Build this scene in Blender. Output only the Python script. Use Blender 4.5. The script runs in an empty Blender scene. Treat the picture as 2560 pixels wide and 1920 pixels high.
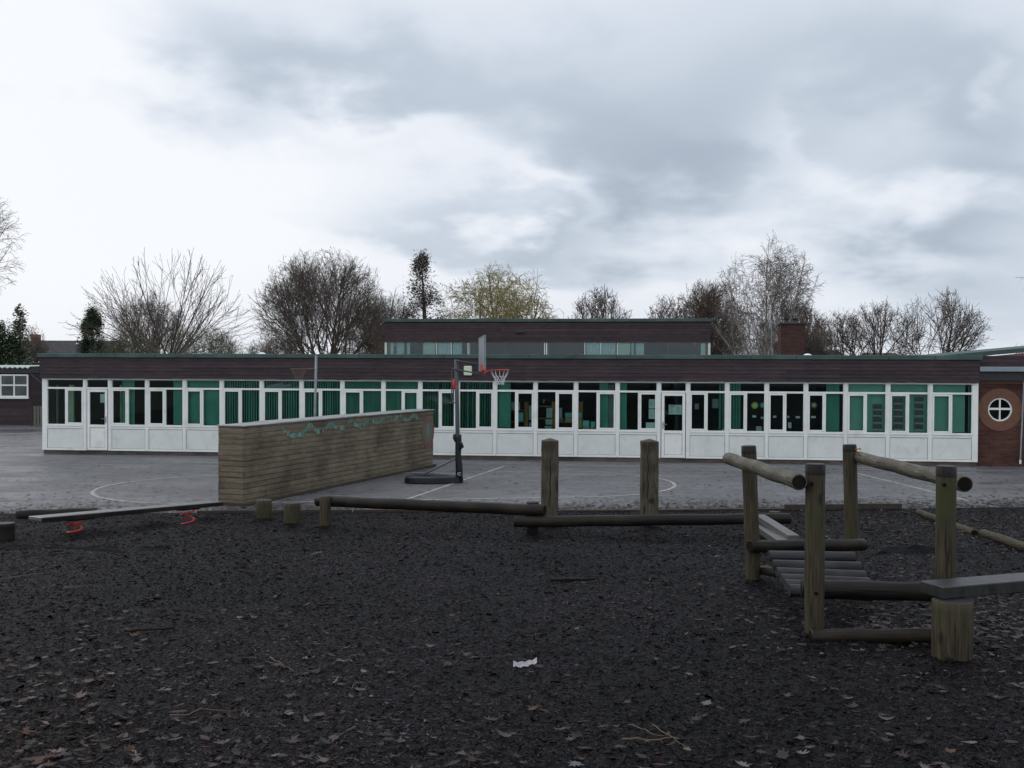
import bpy, math, random
import numpy as np
from mathutils import Vector, Matrix, Euler, noise

S = bpy.context.scene
COL = S.collection
rnd = random.Random(7)

# ------------------------------------------------------------------ camera
EYE = Vector((0, 0, 2.8))
F = 2560.0
PITCH = math.atan(39 / F)
ROLL = 0.0039
CR = Euler((math.pi / 2 - PITCH, 0, 0)).to_matrix() @ Matrix.Rotation(ROLL, 3, 'Z')
cam = bpy.data.cameras.new('camera')
cam.sensor_width = 36; cam.lens = 36; cam.clip_start = 0.1; cam.clip_end = 4000
co = bpy.data.objects.new('camera', cam); COL.objects.link(co)
co.matrix_world = Matrix.Translation(EYE) @ CR.to_4x4()
S.camera = co

# ------------------------------------------------------------------ sky and light
W = bpy.data.worlds.new("World"); S.world = W; W.use_nodes = True
SUN_EL, SUN_ROT = math.radians(38), math.radians(-60)
def build_world():
    nt = W.node_tree; nt.nodes.clear(); N = nt.nodes.new; L = nt.links.new
    out = N('ShaderNodeOutputWorld'); bg = N('ShaderNodeBackground'); bg.inputs[1].default_value = 0.1
    L(bg.outputs[0], out.inputs[0])
    sky = N('ShaderNodeTexSky'); sky.sky_type = 'NISHITA'; sky.sun_disc = False
    sky.sun_elevation = SUN_EL; sky.sun_rotation = SUN_ROT; sky.dust_density = 3
    tc = N('ShaderNodeTexCoord'); sep = N('ShaderNodeSeparateXYZ'); L(tc.outputs['Generated'], sep.inputs[0])
    def M(op, a, b=None, c=None, clamp=False):
        m = N('ShaderNodeMath'); m.operation = op; m.use_clamp = clamp
        for i, v in enumerate((a, b, c)):
            if v is None: continue
            if isinstance(v, (int, float)): m.inputs[i].default_value = v
            else: L(v, m.inputs[i])
        return m.outputs[0]
    X, Y, Z = sep.outputs
    zz = M('ADD', M('MAXIMUM', Z, 0.0), 0.34)
    # cloud layer: directions projected on a flat ceiling
    cmb = N('ShaderNodeCombineXYZ'); L(M('DIVIDE', X, zz), cmb.inputs[0]); L(M('DIVIDE', Y, zz), cmb.inputs[1])
    def noise_tex(scale, detail, rough, off, dist=0.0):
        mp = N('ShaderNodeMapping'); mp.inputs['Location'].default_value = off
        mp.inputs['Scale'].default_value = (1, 1.0, 1); L(cmb.outputs[0], mp.inputs[0])
        n = N('ShaderNodeTexNoise'); L(mp.outputs[0], n.inputs['Vector'])
        n.inputs['Scale'].default_value = scale; n.inputs['Detail'].default_value = detail
        n.inputs['Roughness'].default_value = rough; n.inputs['Distortion'].default_value = dist
        return n.outputs['Fac']
    n1 = noise_tex(1.7, 4, 0.42, (3.1, 1.7, 0), 0.2)
    n2 = noise_tex(4.5, 5, 0.48, (2.3, 7.4, 0), 0.1)
    # big cloud masses of this particular sky, as soft lobes on the sky sphere
    yy = M('MAXIMUM', Y, 0.05)
    u = M('DIVIDE', X, yy); v = M('DIVIDE', Z, yy)
    wob = M('MULTIPLY', M('ADD', M('MULTIPLY', M('SUBTRACT', n2, 0.5), 0.22), M('MULTIPLY', M('SUBTRACT', n1, 0.5), 0.2)), 1.0)
    lobes = None
    def lobe(px, py, rx, ry, s):
        nonlocal lobes
        du = M('MULTIPLY', M('SUBTRACT', M('ADD', u, wob), (px - 1280) / F), F / rx)
        dv = M('MULTIPLY', M('SUBTRACT', M('ADD', v, wob), (921 - py) / F), F / ry)
        r = M('ADD', M('MULTIPLY', du, du), M('MULTIPLY', dv, dv))
        k = M('MULTIPLY', M('POWER', 2.718, M('MULTIPLY', r, -1.0)), s)
        lobes = k if lobes is None else M('ADD', lobes, k)
    for a in [(640, 90, 330, 130, .42), (1080, 130, 380, 110, .33), (1560, 330, 330, 220, .50), (1780, 430, 230, 110, .35),
              (2150, 180, 420, 230, .42), (2450, 330, 200, 190, .35), (2330, 520, 260, 90, .40), (1080, 560, 260, 75, .38), (1400, 580, 110, 60, .3),
              (700, 290, 150, 60, .16), (620, 610, 200, 60, .12), (2500, 700, 320, 140, .15),
              (480, 500, 430, 260, -.30), (120, 300, 260, 500, -.25), (1330, 480, 120, 55, -.28), (1900, 400, 60, 110, -.32), (2450, 240, 70, 50, -.3), (950, 260, 180, 50, -.25), (1500, 700, 500, 60, -.1)]:
        lobe(*a)
    d = M('ADD', M('ADD', lobes, M('MULTIPLY', M('SUBTRACT', n1, 0.5), 0.55)), M('MULTIPLY', M('SUBTRACT', n2, 0.5), 0.42))
    d = M('ADD', d, 0.14)
    # slow brightening towards the sun side (left)
    d = M('ADD', d, M('MULTIPLY', X, 0.22))
    cr = N('ShaderNodeValToRGB'); L(M('MULTIPLY_ADD', d, 0.9, 0.12, clamp=True), cr.inputs[0])
    e = cr.color_ramp.elements
    e[0].position = 0.0; e[0].color = (0.93, 0.955, 1.0, 1)
    e[1].position = 1.0; e[1].color = (0.39, 0.45, 0.54, 1)
    for p, c in [(0.22, (0.845, 0.88, 0.945, 1)), (0.45, (0.67, 0.735, 0.825, 1)), (0.7, (0.51, 0.58, 0.675, 1))]:
        k = e.new(p); k.color = c
    sc = N('ShaderNodeVectorMath'); sc.operation = 'SCALE'; L(cr.outputs[0], sc.inputs[0])
    # unseen sky behind the camera: added brightness that lights the white facade
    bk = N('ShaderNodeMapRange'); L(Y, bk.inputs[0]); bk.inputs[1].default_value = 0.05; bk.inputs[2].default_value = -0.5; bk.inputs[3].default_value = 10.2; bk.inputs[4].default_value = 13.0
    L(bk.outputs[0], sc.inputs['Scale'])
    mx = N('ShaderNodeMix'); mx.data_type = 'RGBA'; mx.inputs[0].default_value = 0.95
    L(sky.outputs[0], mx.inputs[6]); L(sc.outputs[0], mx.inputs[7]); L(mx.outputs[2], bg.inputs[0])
build_world()
sl = bpy.data.lights.new('sun', 'SUN'); sl.energy = 0.5; sl.angle = math.radians(25); sl.color = (1, .96, .9)
so = bpy.data.objects.new('sun', sl); COL.objects.link(so)
sd = Vector((math.sin(SUN_ROT) * math.cos(SUN_EL), math.cos(SUN_ROT) * math.cos(SUN_EL), math.sin(SUN_EL)))
so.rotation_euler = sd.to_track_quat('Z', 'Y').to_euler()
S.view_settings.view_transform = 'Standard'; S.view_settings.look = 'None'
S.view_settings.exposure = 0.0; S.view_settings.gamma = 1.0; S.view_settings.use_curve_mapping = False
S.render.engine = 'CYCLES'
S.cycles.max_bounces = 6; S.cycles.transparent_max_bounces = 12

# ------------------------------------------------------------------ surveying helpers (photo pixel -> place on the ground)
def ray(x, y):
    return (CR @ Vector(((x - 1280) / F, -(y - 960) / F, -1))).normalized()
def G(x, y, z=0.0):
    r = ray(x, y); return EYE + r * ((z - EYE.z) / r.z)
def AT(x, y, Y):
    r = ray(x, y); return EYE + r * (Y / r.y)
BA, BB = 1.2, 0.06
def GB(x, y):
    r = ray(x, y)   # z = BA-BB*Y
    t = (BA - EYE.z) / (r.z + BB * r.y); return EYE + r * t
def hb(x, y):
    return max(BA - BB * y, 0.01)
def on_bark(p, dz=0.0): return Vector((p.x, p.y, hb(p.x, p.y) + dz))

# ------------------------------------------------------------------ materials
def mat(name, c1, c2=None, scale=5, rough=.7, bump=0, bscale=None, stretch=(1, 1, 1), coord='Object', detail=6,
        spec=.5, metal=0, rough2=None, c3=None, s3=1.0, attr=None, f3=(.5, .7)):
    m = bpy.data.materials.new(name); m.use_nodes = True; nt = m.node_tree; N = nt.nodes.new; L = nt.links.new
    b = nt.nodes['Principled BSDF']
    b.inputs['Roughness'].default_value = rough; b.inputs['Metallic'].default_value = metal
    b.inputs['Specular IOR Level'].default_value = spec
    b.inputs['Base Color'].default_value = (*c1, 1)
    tc = N('ShaderNodeTexCoord'); mp = N('ShaderNodeMapping'); mp.inputs['Scale'].default_value = stretch
    L(tc.outputs[coord], mp.inputs[0])
    col = None
    if c2:
        n = N('ShaderNodeTexNoise'); n.inputs['Scale'].default_value = scale; n.inputs['Detail'].default_value = detail
        n.inputs['Roughness'].default_value = .62; L(mp.outputs[0], n.inputs['Vector'])
        cr = N('ShaderNodeValToRGB'); cr.color_ramp.elements[0].position = .32; cr.color_ramp.elements[1].position = .68
        cr.color_ramp.elements[0].color = (*c1, 1); cr.color_ramp.elements[1].color = (*c2, 1)
        L(n.outputs['Fac'], cr.inputs[0]); col = cr.outputs[0]
        if rough2 is not None:
            mr = N('ShaderNodeMapRange'); L(n.outputs['Fac'], mr.inputs[0]); mr.inputs[1].default_value = .35; mr.inputs[2].default_value = .65
            mr.inputs[3].default_value = rough; mr.inputs[4].default_value = rough2; L(mr.outputs[0], b.inputs['Roughness'])
    if c3:
        n3 = N('ShaderNodeTexNoise'); n3.inputs['Scale'].default_value = s3; n3.inputs['Detail'].default_value = 5
        L(tc.outputs['Object'], n3.inputs['Vector'])
        mr = N('ShaderNodeMapRange'); L(n3.outputs['Fac'], mr.inputs[0]); mr.inputs[1].default_value = f3[0]; mr.inputs[2].default_value = f3[1]
        mx = N('ShaderNodeMix'); mx.data_type = 'RGBA'; L(mr.outputs[0], mx.inputs[0])
        if col: L(col, mx.inputs[6])
        else: mx.inputs[6].default_value = (*c1, 1)
        mx.inputs[7].default_value = (*c3, 1); col = mx.outputs[2]
    if attr:
        a = N('ShaderNodeAttribute'); a.attribute_name = attr
        if col:
            mx = N('ShaderNodeMix'); mx.data_type = 'RGBA'; mx.blend_type = 'MULTIPLY'; mx.inputs[0].default_value = 1
            L(col, mx.inputs[6]); L(a.outputs['Color'], mx.inputs[7]); col = mx.outputs[2]
        else: col = a.outputs['Color']
    if col: L(col, b.inputs['Base Color'])
    if bump:
        nb = N('ShaderNodeTexNoise'); nb.inputs['Scale'].default_value = bscale or scale * 3; nb.inputs['Detail'].default_value = 6
        L(mp.outputs[0], nb.inputs['Vector']); bp = N('ShaderNodeBump'); bp.inputs['Strength'].default_value = 1
        bp.inputs['Distance'].default_value = bump; L(nb.outputs['Fac'], bp.inputs['Height']); L(bp.outputs[0], b.inputs['Normal'])
    return m

def brick_mat(name, c1, c2, mortar, bw, bh, ms, rough=.85, bump=.004, coord='Object', rot=(math.pi / 2, 0, 0), off=.5, stain=None, mortar_dark=True, squash=1):
    m = bpy.data.materials.new(name); m.use_nodes = True; nt = m.node_tree; N = nt.nodes.new; L = nt.links.new
    b = nt.nodes['Principled BSDF']; b.inputs['Roughness'].default_value = rough; b.inputs['Specular IOR Level'].default_value = .3
    tc = N('ShaderNodeTexCoord'); sx = N('ShaderNodeSeparateXYZ'); L(tc.outputs[coord], sx.inputs[0])
    cb = N('ShaderNodeCombineXYZ')
    ad = N('ShaderNodeMath'); L(sx.outputs[0], ad.inputs[0]); L(sx.outputs[1], ad.inputs[1])
    L(ad.outputs[0], cb.inputs[0]); L(sx.outputs[2], cb.inputs[1])
    bt = N('ShaderNodeTexBrick'); L(cb.outputs[0], bt.inputs['Vector']); bt.inputs['Scale'].default_value = 1
    bt.inputs['Brick Width'].default_value = bw; bt.inputs['Row Height'].default_value = bh; bt.inputs['Mortar Size'].default_value = ms
    bt.inputs['Mortar Smooth'].default_value = .3; bt.offset = off; bt.inputs['Bias'].default_value = 0
    bt.inputs['Color1'].default_value = (*c1, 1); bt.inputs['Color2'].default_value = (*c2, 1); bt.inputs['Mortar'].default_value = (*mortar, 1)
    n = N('ShaderNodeTexNoise'); n.inputs['Scale'].default_value = 6; n.inputs['Detail'].default_value = 8; n.inputs['Roughness'].default_value = .7
    mp = N('ShaderNodeMapping'); mp.inputs['Scale'].default_value = (.5, .5, 3); L(tc.outputs[coord], mp.inputs[0]); L(mp.outputs[0], n.inputs['Vector'])
    mr = N('ShaderNodeMapRange'); L(n.outputs['Fac'], mr.inputs[0]); mr.inputs[1].default_value = .25; mr.inputs[2].default_value = .75
    mr.inputs[3].default_value = .55; mr.inputs[4].default_value = 1.5
    mx = N('ShaderNodeVectorMath'); mx.operation = 'SCALE'; L(bt.outputs['Color'], mx.inputs[0]); L(mr.outputs[0], mx.inputs['Scale'])
    col = mx.outputs[0]
    if stain:
        n3 = N('ShaderNodeTexNoise'); n3.inputs['Scale'].default_value = 1.1; n3.inputs['Detail'].default_value = 6; L(tc.outputs[coord], n3.inputs['Vector'])
        m3 = N('ShaderNodeMapRange'); L(n3.outputs['Fac'], m3.inputs[0]); m3.inputs[1].default_value = .42; m3.inputs[2].default_value = .68
        mm = N('ShaderNodeMix'); mm.data_type = 'RGBA'; L(m3.outputs[0], mm.inputs[0]); L(col, mm.inputs[6]); 
        s2 = N('ShaderNodeVectorMath'); s2.operation = 'MULTIPLY'; L(col, s2.inputs[0]); s2.inputs[1].default_value = stain; L(s2.outputs[0], mm.inputs[7]); col = mm.outputs[2]
    L(col, b.inputs['Base Color'])
    sb = N('ShaderNodeMath'); sb.operation = 'MULTIPLY_ADD'; L(n.outputs['Fac'], sb.inputs[0]); sb.inputs[1].default_value = .5
    inv = N('ShaderNodeMath'); inv.operation = 'SUBTRACT'; inv.inputs[0].default_value = 1; L(bt.outputs['Fac'], inv.inputs[1]); L(inv.outputs[0], sb.inputs[2])
    bp = N('ShaderNodeBump'); bp.inputs['Distance'].default_value = bump; L(sb.outputs[0], bp.inputs['Height']); L(bp.outputs[0], b.inputs['Normal'])
    return m

def glass_mat(name, tint=(.80, .90, .87)):
    m = bpy.data.materials.new(name); m.use_nodes = True; nt = m.node_tree; nt.nodes.clear(); N = nt.nodes.new; L = nt.links.new
    o = N('ShaderNodeOutputMaterial'); mx = N('ShaderNodeMixShader'); t = N('ShaderNodeBsdfTransparent'); g = N('ShaderNodeBsdfGlossy')
    t.inputs[0].default_value = (*tint, 1); g.inputs['Roughness'].default_value = .01; g.inputs['Color'].default_value = (.9, .95, 1, 1)
    fr = N('ShaderNodeFresnel'); fr.inputs[0].default_value = 1.45
    L(fr.outputs[0], mx.inputs[0]); L(t.outputs[0], mx.inputs[1]); L(g.outputs[0], mx.inputs[2]); L(mx.outputs[0], o.inputs[0])
    return m

MT = {}
MT['upvc'] = mat('white_upvc', (.74, .77, .74), (.82, .84, .81), 3, .35, c3=(.62, .63, .57), s3=1.7, f3=(.55, .8), spec=.4)
MT['panel'] = mat('white_panel', (.62, .66, .64), (.72, .75, .72), 2.2, .5, c3=(.52, .54, .48), s3=3.4, f3=(.55, .85))
MT['gasket'] = mat('grey_gasket', (.10, .11, .13), rough=.7)
MT['glass'] = glass_mat('window_glass')
MT['fascia'] = brick_mat('dark_boarding', (.038, .027, .030), (.060, .042, .045), (.014, .012, .014), 3.1, .112, .004, rough=.75, bump=.003, stain=(.75, .8, .9))
MT['felt'] = mat('green_felt', (.030, .060, .055), (.055, .095, .085), 3, .75, c3=(.08, .12, .12), s3=.7)
MT['plinth'] = brick_mat('plinth_concrete', (.09, .075, .065), (.14, .11, .09), (.04, .035, .03), 1.2, .3, .004, stain=(.4, .45, .45))
MT['roofgrey'] = mat('roof_felt', (.06, .065, .07), (.1, .1, .1), 2, .9)
MT['blind'] = mat('green_blind', (.11, .33, .25), (.15, .42, .33), 2, .8, spec=.2)
MT['blindpale'] = mat('pale_blind', (.26, .50, .42), (.31, .56, .48), 2, .8, spec=.2)
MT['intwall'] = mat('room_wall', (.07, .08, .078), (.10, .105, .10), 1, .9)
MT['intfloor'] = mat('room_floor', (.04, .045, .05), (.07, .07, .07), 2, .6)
MT['cream'] = mat('cream_paint', (.55, .60, .45), (.62, .66, .52), 2, .6)
MT['pale'] = mat('pale_paint', (.55, .62, .55), (.6, .66, .6), 2, .6)
MT['paper'] = mat('white_paper', (.72, .78, .8), (.78, .82, .84), 6, .8)
MT['ink'] = mat('grey_print', (.25, .28, .3), rough=.8)
MT['redink'] = mat('red_print', (.5, .12, .14), rough=.8)
MT['wood'] = mat('shelf_wood', (.30, .14, .04), (.40, .20, .06), 4, .6, stretch=(1, 1, .2))
MT['boxblue'] = mat('blue_box', (.15, .5, .55), (.2, .6, .62), 5, .6)
MT['boxtan'] = mat('tan_card', (.45, .33, .15), (.5, .38, .2), 5, .7)
MT['boxgrey'] = mat('grey_box', (.35, .4, .42), (.45, .5, .5), 5, .6)
MT['dark'] = mat('dark_plastic', (.012, .014, .018), (.02, .022, .028), 6, .45)
MT['brick'] = brick_mat('red_brick', (.065, .027, .022), (.10, .042, .030), (.085, .065, .052), .225, .075, .005, stain=(.6, .55, .6))
MT['brickfar'] = brick_mat('far_brick', (.26, .08, .05), (.32, .11, .07), (.2, .14, .11), .225, .075, .006)
MT['orange'] = mat('orange_brick', (.125, .060, .036), (.165, .080, .048), 9, .85, bump=.002, bscale=30)
MT['chim'] = brick_mat('chimney_brick', (.050, .024, .021), (.068, .033, .027), (.045, .03, .027), .225, .075, .006)
MT['lead'] = mat('grey_flashing', (.20, .24, .27), (.28, .32, .35), 3, .6)
MT['pinkboard'] = mat('maroon_board', (.17, .055, .06), (.20, .07, .07), 3, .7)
MT['metal'] = mat('galvanised_steel', (.13, .15, .165), (.22, .25, .265), 7, .4, metal=.5)
MT['polegrey'] = mat('dark_grey_steel', (.035, .045, .055), (.05, .06, .07), 5, .4, spec=.6)
MT['red'] = mat('red_paint', (.55, .03, .02), (.62, .04, .03), 5, .4)
MT['net'] = mat('white_net', (.65, .65, .68), (.75, .75, .76), 20, .8)
MT['netbrown'] = mat('brown_net', (.14, .10, .07), rough=.9)
MT['board'] = mat('backboard', (.20, .23, .26), (.27, .31, .34), 3, .35)
MT['basepl'] = mat('black_base', (.007, .010, .014), (.013, .017, .024), 3, .45, spec=.3)
MT['concrete'] = brick_mat('board_marked_wall', (.135, .114, .080), (.178, .152, .108), (.022, .019, .014), 1.15, .112, .0035, rough=.8, bump=.006, stain=(.55, .5, .5))
MT['wallcap'] = mat('wall_capping', (.16, .17, .17), (.30, .31, .31), 3, .5, bump=.003)
MT['teal'] = mat('teal_paint', (.04, .22, .19), (.13, .13, .09), 11, .7, detail=9)
MT['tealpale'] = mat('pale_teal_paint', (.15, .32, .28), (.13, .15, .11), 9, .7)
MT['maroonpaint'] = mat('faded_red_paint', (.17, .045, .045), (.12, .098, .072), 5, .8, c3=(.13, .11, .08), s3=2.5, f3=(.45, .6))
MT['greypaint'] = mat('faded_grey_paint', (.12, .135, .11), (.11, .10, .075), 8, .8)
def log_mat(name, c1, c2, c3, s3=2.5, f3=(.45, .65), rough=.65, spec=.22):
    m = mat(name, c1, c2, 5, rough, bump=.006, bscale=6, stretch=(11, .6, 1), coord='UV', detail=9, c3=c3, s3=s3, f3=f3, spec=spec)
    nt = m.node_tree; N = nt.nodes.new; L = nt.links.new; b = nt.nodes['Principled BSDF']
    src = b.inputs['Base Color'].links[0].from_socket
    tc = N('ShaderNodeTexCoord'); mp = N('ShaderNodeMapping'); mp.inputs['Scale'].default_value = (26, 1.1, 1); L(tc.outputs['UV'], mp.inputs[0])
    n = N('ShaderNodeTexNoise'); n.inputs['Scale'].default_value = 1.6; n.inputs['Detail'].default_value = 4; L(mp.outputs[0], n.inputs['Vector'])
    mr = N('ShaderNodeMapRange'); L(n.outputs['Fac'], mr.inputs[0]); mr.inputs[1].default_value = .60; mr.inputs[2].default_value = .66
    # knots
    mp2 = N('ShaderNodeMapping'); mp2.inputs['Scale'].default_value = (6, 2.6, 1); L(tc.outputs['UV'], mp2.inputs[0])
    v = N('ShaderNodeTexVoronoi'); v.inputs['Scale'].default_value = 1; L(mp2.outputs[0], v.inputs['Vector'])
    mk = N('ShaderNodeMapRange'); L(v.outputs['Distance'], mk.inputs[0]); mk.inputs[1].default_value = .16; mk.inputs[2].default_value = .08
    mxm = N('ShaderNodeMath'); mxm.operation = 'MAXIMUM'; L(mr.outputs[0], mxm.inputs[0]); L(mk.outputs[0], mxm.inputs[1])
    sc = N('ShaderNodeMath'); sc.operation = 'MULTIPLY'; sc.inputs[1].default_value = .8; L(mxm.outputs[0], sc.inputs[0])
    mx = N('ShaderNodeMix'); mx.data_type = 'RGBA'; L(sc.outputs[0], mx.inputs[0]); L(src, mx.inputs[6]); mx.inputs[7].default_value = (.009, .008, .007, 1)
    L(mx.outputs[2], b.inputs['Base Color'])
    return m
MT['log'] = log_mat('weathered_log', (.018, .014, .010), (.082, .066, .042), (.042, .046, .018))
MT['logdark'] = log_mat('wet_dark_log', (.006, .0055, .006), (.020, .017, .015), (.030, .024, .014), s3=2, f3=(.5, .75), rough=.45, spec=.16)
MT['loggrey'] = log_mat('grey_handrail_log', (.028, .026, .020), (.165, .158, .13), (.07, .062, .04), rough=.6)
MT['logend'] = mat('log_end_grain', (.006, .006, .006), (.018, .015, .013), 14, .9, spec=.05)
MT['plank'] = mat('wet_plank', (.07, .075, .08), (.13, .135, .14), 5, .28, bump=.002, bscale=20, stretch=(1, 6, 1), spec=.7)
MT['plankdark'] = mat('dark_wet_plank', (.014, .015, .016), (.036, .037, .036), 5, .42, bump=.003, bscale=20, stretch=(3, 1, 1), spec=.35)
MT['rung'] = log_mat('rung_log', (.018, .019, .022), (.040, .042, .047), (.015, .015, .018), rough=.45)
MT['postw'] = log_mat('square_post_timber', (.040, .034, .024), (.115, .10, .070), (.035, .032, .024), s3=3.5)
MT['edge'] = mat('timber_edging', (.020, .015, .012), (.05, .034, .025), 6, .8, bump=.006)
MT['sheet'] = mat('black_membrane', (.004, .005, .006), (.010, .011, .013), 5, .9, spec=.05)
MT['line'] = mat('worn_line_paint', (.42, .42, .36), (.20, .20, .19), 5, .7, detail=9)
MT['rooftile'] = brick_mat('dark_roof_tile', (.045, .042, .048), (.065, .06, .066), (.02, .02, .022), .3, .3, .02, coord='Object')
MT['bark'] = mat('tree_bark', (.055, .046, .036), (.10, .085, .065), 6, .9)
MT['twig'] = mat('bare_twigs', (.10, .08, .068), (.15, .125, .108), 2, .9)
MT['twigred'] = mat('brown_twigs', (.10, .07, .055), (.145, .11, .085), 2, .9)
MT['twiggreen'] = mat('olive_twigs', (.075, .075, .04), (.10, .10, .055), 2, .9)
MT['willow'] = mat('willow_twigs', (.22, .19, .07), (.32, .28, .12), 2, .9)
MT['willowbark'] = mat('willow_bark', (.10, .09, .04), (.16, .14, .06), 5, .9)
MT['birch'] = mat('birch_bark', (.22, .21, .19), (.38, .36, .33), 3, .8, c3=(.07, .06, .055), s3=2.2)
MT['needle'] = mat('conifer_foliage', (.022, .045, .02), (.05, .085, .032), 3, .9)
MT['ivyleaf'] = mat('ivy_foliage', (.10, .092, .08), (.18, .16, .14), 3, .9)
MT['grass'] = mat('rough_grass', (.03, .05, .02), (.06, .08, .03), 3, .95)
MT['earth'] = mat('far_ground', (.04, .045, .03), (.07, .07, .045), .3, .95)

# ------------------------------------------------------------------ mesh helpers
class MB:
    def __init__(s): s.v = []; s.f = []; s.uv = []; s.mi = []; s.hasuv = False
    def face(s, idx, uv=None, mi=0):
        s.f.append(idx); s.uv.append(uv); s.mi.append(mi)
        if uv: s.hasuv = True
    def quad(s, a, b, c, d, mi=0):
        n = len(s.v); s.v += [tuple(a), tuple(b), tuple(c), tuple(d)]; s.face((n, n+1, n+2, n+3), None, mi)
    def poly(s, pts, mi=0):
        n = len(s.v); s.v += [tuple(p) for p in pts]; s.face(tuple(range(n, n+len(pts))), None, mi)
    def box(s, x0, x1, y0, y1, z0, z1, mi=0, M=None, b=0.0):
        def P(x, y, z):
            q = Vector((x, y, z)); return tuple(M @ q) if M else tuple(q)
        if b <= 0:
            n = len(s.v)
            s.v += [P(x, y, z) for x in (x0, x1) for y in (y0, y1) for z in (z0, z1)]
            for f in ((0, 1, 3, 2), (4, 6, 7, 5), (0, 4, 5, 1), (2, 3, 7, 6), (0, 2, 6, 4), (1, 5, 7, 3)):
                s.face(tuple(n+i for i in f), None, mi)
            return
        # chamfered box
        n = len(s.v); idx = {}
        for ax in range(3):
            for sx in (0, 1):
                for sy in (0, 1):
                    for sz in (0, 1):
                        c = [(x0, x1)[sx], (y0, y1)[sy], (z0, z1)[sz]]; sg = [1 - 2*sx, 1 - 2*sy, 1 - 2*sz]
                        for k in range(3):
                            if k != ax: c[k] += sg[k] * b
                        idx[(ax, sx, sy, sz)] = len(s.v); s.v.append(P(*c))
        for ax in range(3):
            o = [k for k in range(3) if k != ax]
            for side in (0, 1):
                q = []
                for (p, r) in ((0, 0), (1, 0), (1, 1), (0, 1)):
                    k = [0, 0, 0]; k[ax] = side; k[o[0]] = p; k[o[1]] = r; q.append(idx[(ax, *k)])
                s.face(tuple(q), None, mi)
        for ax in range(3):
            o = [k for k in range(3) if k != ax]
            for p in (0, 1):
                for r in (0, 1):
                    q = []
                    for (a2, e) in ((o[0], 0), (o[0], 1), (o[1], 1), (o[1], 0)):
                        k = [0, 0, 0]; k[ax] = e; k[o[0]] = p; k[o[1]] = r; q.append(idx[(a2, *k)])
                    s.face(tuple(q), None, mi)
        for sx in (0, 1):
            for sy in (0, 1):
                for sz in (0, 1):
                    s.face(tuple(idx[(a, sx, sy, sz)] for a in range(3)), None, mi)
    def tube(s, pts, rad, n=12, cap=True, mi=0, capmi=None, jitter=0.0, uvoff=0.0, seed=0, bev=0.0):
        pts = [Vector(p) for p in pts]
        if not isinstance(rad, (list, tuple)): rad = [rad] * len(pts)
        rad = list(rad)
        if bev > 0:   # worn rounded ends
            d0 = (pts[1] - pts[0]).normalized(); d1 = (pts[-1] - pts[-2]).normalized()
            pts = [pts[0], pts[0] + d0 * bev] + pts[1:-1] + [pts[-1] - d1 * bev, pts[-1]]
            rad = [rad[0] - bev, rad[0]] + rad[1:-1] + [rad[-1], rad[-1] - bev]
        up = None; base = len(s.v); ln = 0; R = random.Random(seed); offs = [R.uniform(-1, 1) for _ in range(n)]
        for i, p in enumerate(pts):
            if i == 0: d = pts[1] - p
            elif i == len(pts) - 1: d = p - pts[i-1]
            else: d = pts[i+1] - pts[i-1]
            d.normalize()
            if up is None:
                up = Vector((0, 0, 1)) if abs(d.z) < .8 else Vector((0, 1, 0))
            a = d.cross(up).normalized(); bb = a.cross(d).normalized(); up = bb
            for k in range(n):
                th = 2 * math.pi * k / n
                r = rad[i] * (1 + jitter * (offs[k] * .6 + .8 * (noise.noise(Vector((p.x*3 + k*1.7, p.y*3, p.z*3 + seed))))))
                s.v.append(tuple(p + (a * math.cos(th) + bb * math.sin(th)) * r))
        for i in range(len(pts) - 1):
            l2 = ln + (pts[i+1] - pts[i]).length
            c = 2 * math.pi * max(rad)
            for k in range(n):
                k2 = (k+1) % n
                q = (base + i*n + k, base + i*n + k2, base + (i+1)*n + k2, base + (i+1)*n + k)
                u0, u1 = c*k/n + uvoff, c*(k+1)/n + uvoff
                s.face(q, ((u0, ln), (u1, ln), (u1, l2), (u0, l2)), mi)
            ln = l2
        if cap:
            m2 = mi if capmi is None else capmi
            s.face(tuple(base + k for k in range(n))[::-1], tuple((.3*math.cos(k), .3*math.sin(k)) for k in range(n)), m2)
            e = base + (len(pts)-1)*n
            s.face(tuple(e + k for k in range(n)), tuple((.3*math.cos(k), .3*math.sin(k)) for k in range(n)), m2)
    def build(s, name, m, parent=None, smooth=False):
        me = bpy.data.meshes.new(name); me.from_pydata(s.v, [], s.f)
        ms = m if isinstance(m, (list, tuple)) else [m]
        for x in ms: me.materials.append(MT[x] if isinstance(x, str) else x)
        if len(ms) > 1: me.polygons.foreach_set('material_index', s.mi)
        if s.hasuv:
            ul = me.uv_layers.new(name='UVMap'); fl = []
            for f, u in zip(s.f, s.uv):
                if u: 
                    for a in u: fl += [a[0], a[1]]
                else: fl += [0.0, 0.0] * len(f)
            ul.data.foreach_set('uv', fl)
        if smooth:
            me.polygons.foreach_set('use_smooth', [len(f) == 4 for f in s.f])
        me.update()
        o = bpy.data.objects.new(name, me); COL.objects.link(o)
        if parent: o.parent = parent
        return o

def tag(o, label=None, cat=None, group=None, kind=None):
    if label: o['label'] = label
    if cat: o['category'] = cat
    if group: o['group'] = group
    if kind: o['kind'] = kind
    return o
def empty(name, loc=(0, 0, 0), rz=0, label=None, cat=None, group=None):
    o = bpy.data.objects.new(name, None); COL.objects.link(o); o.location = loc; o.rotation_euler = (0, 0, rz); o.empty_display_size = .2
    return tag(o, label, cat, group)

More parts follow.
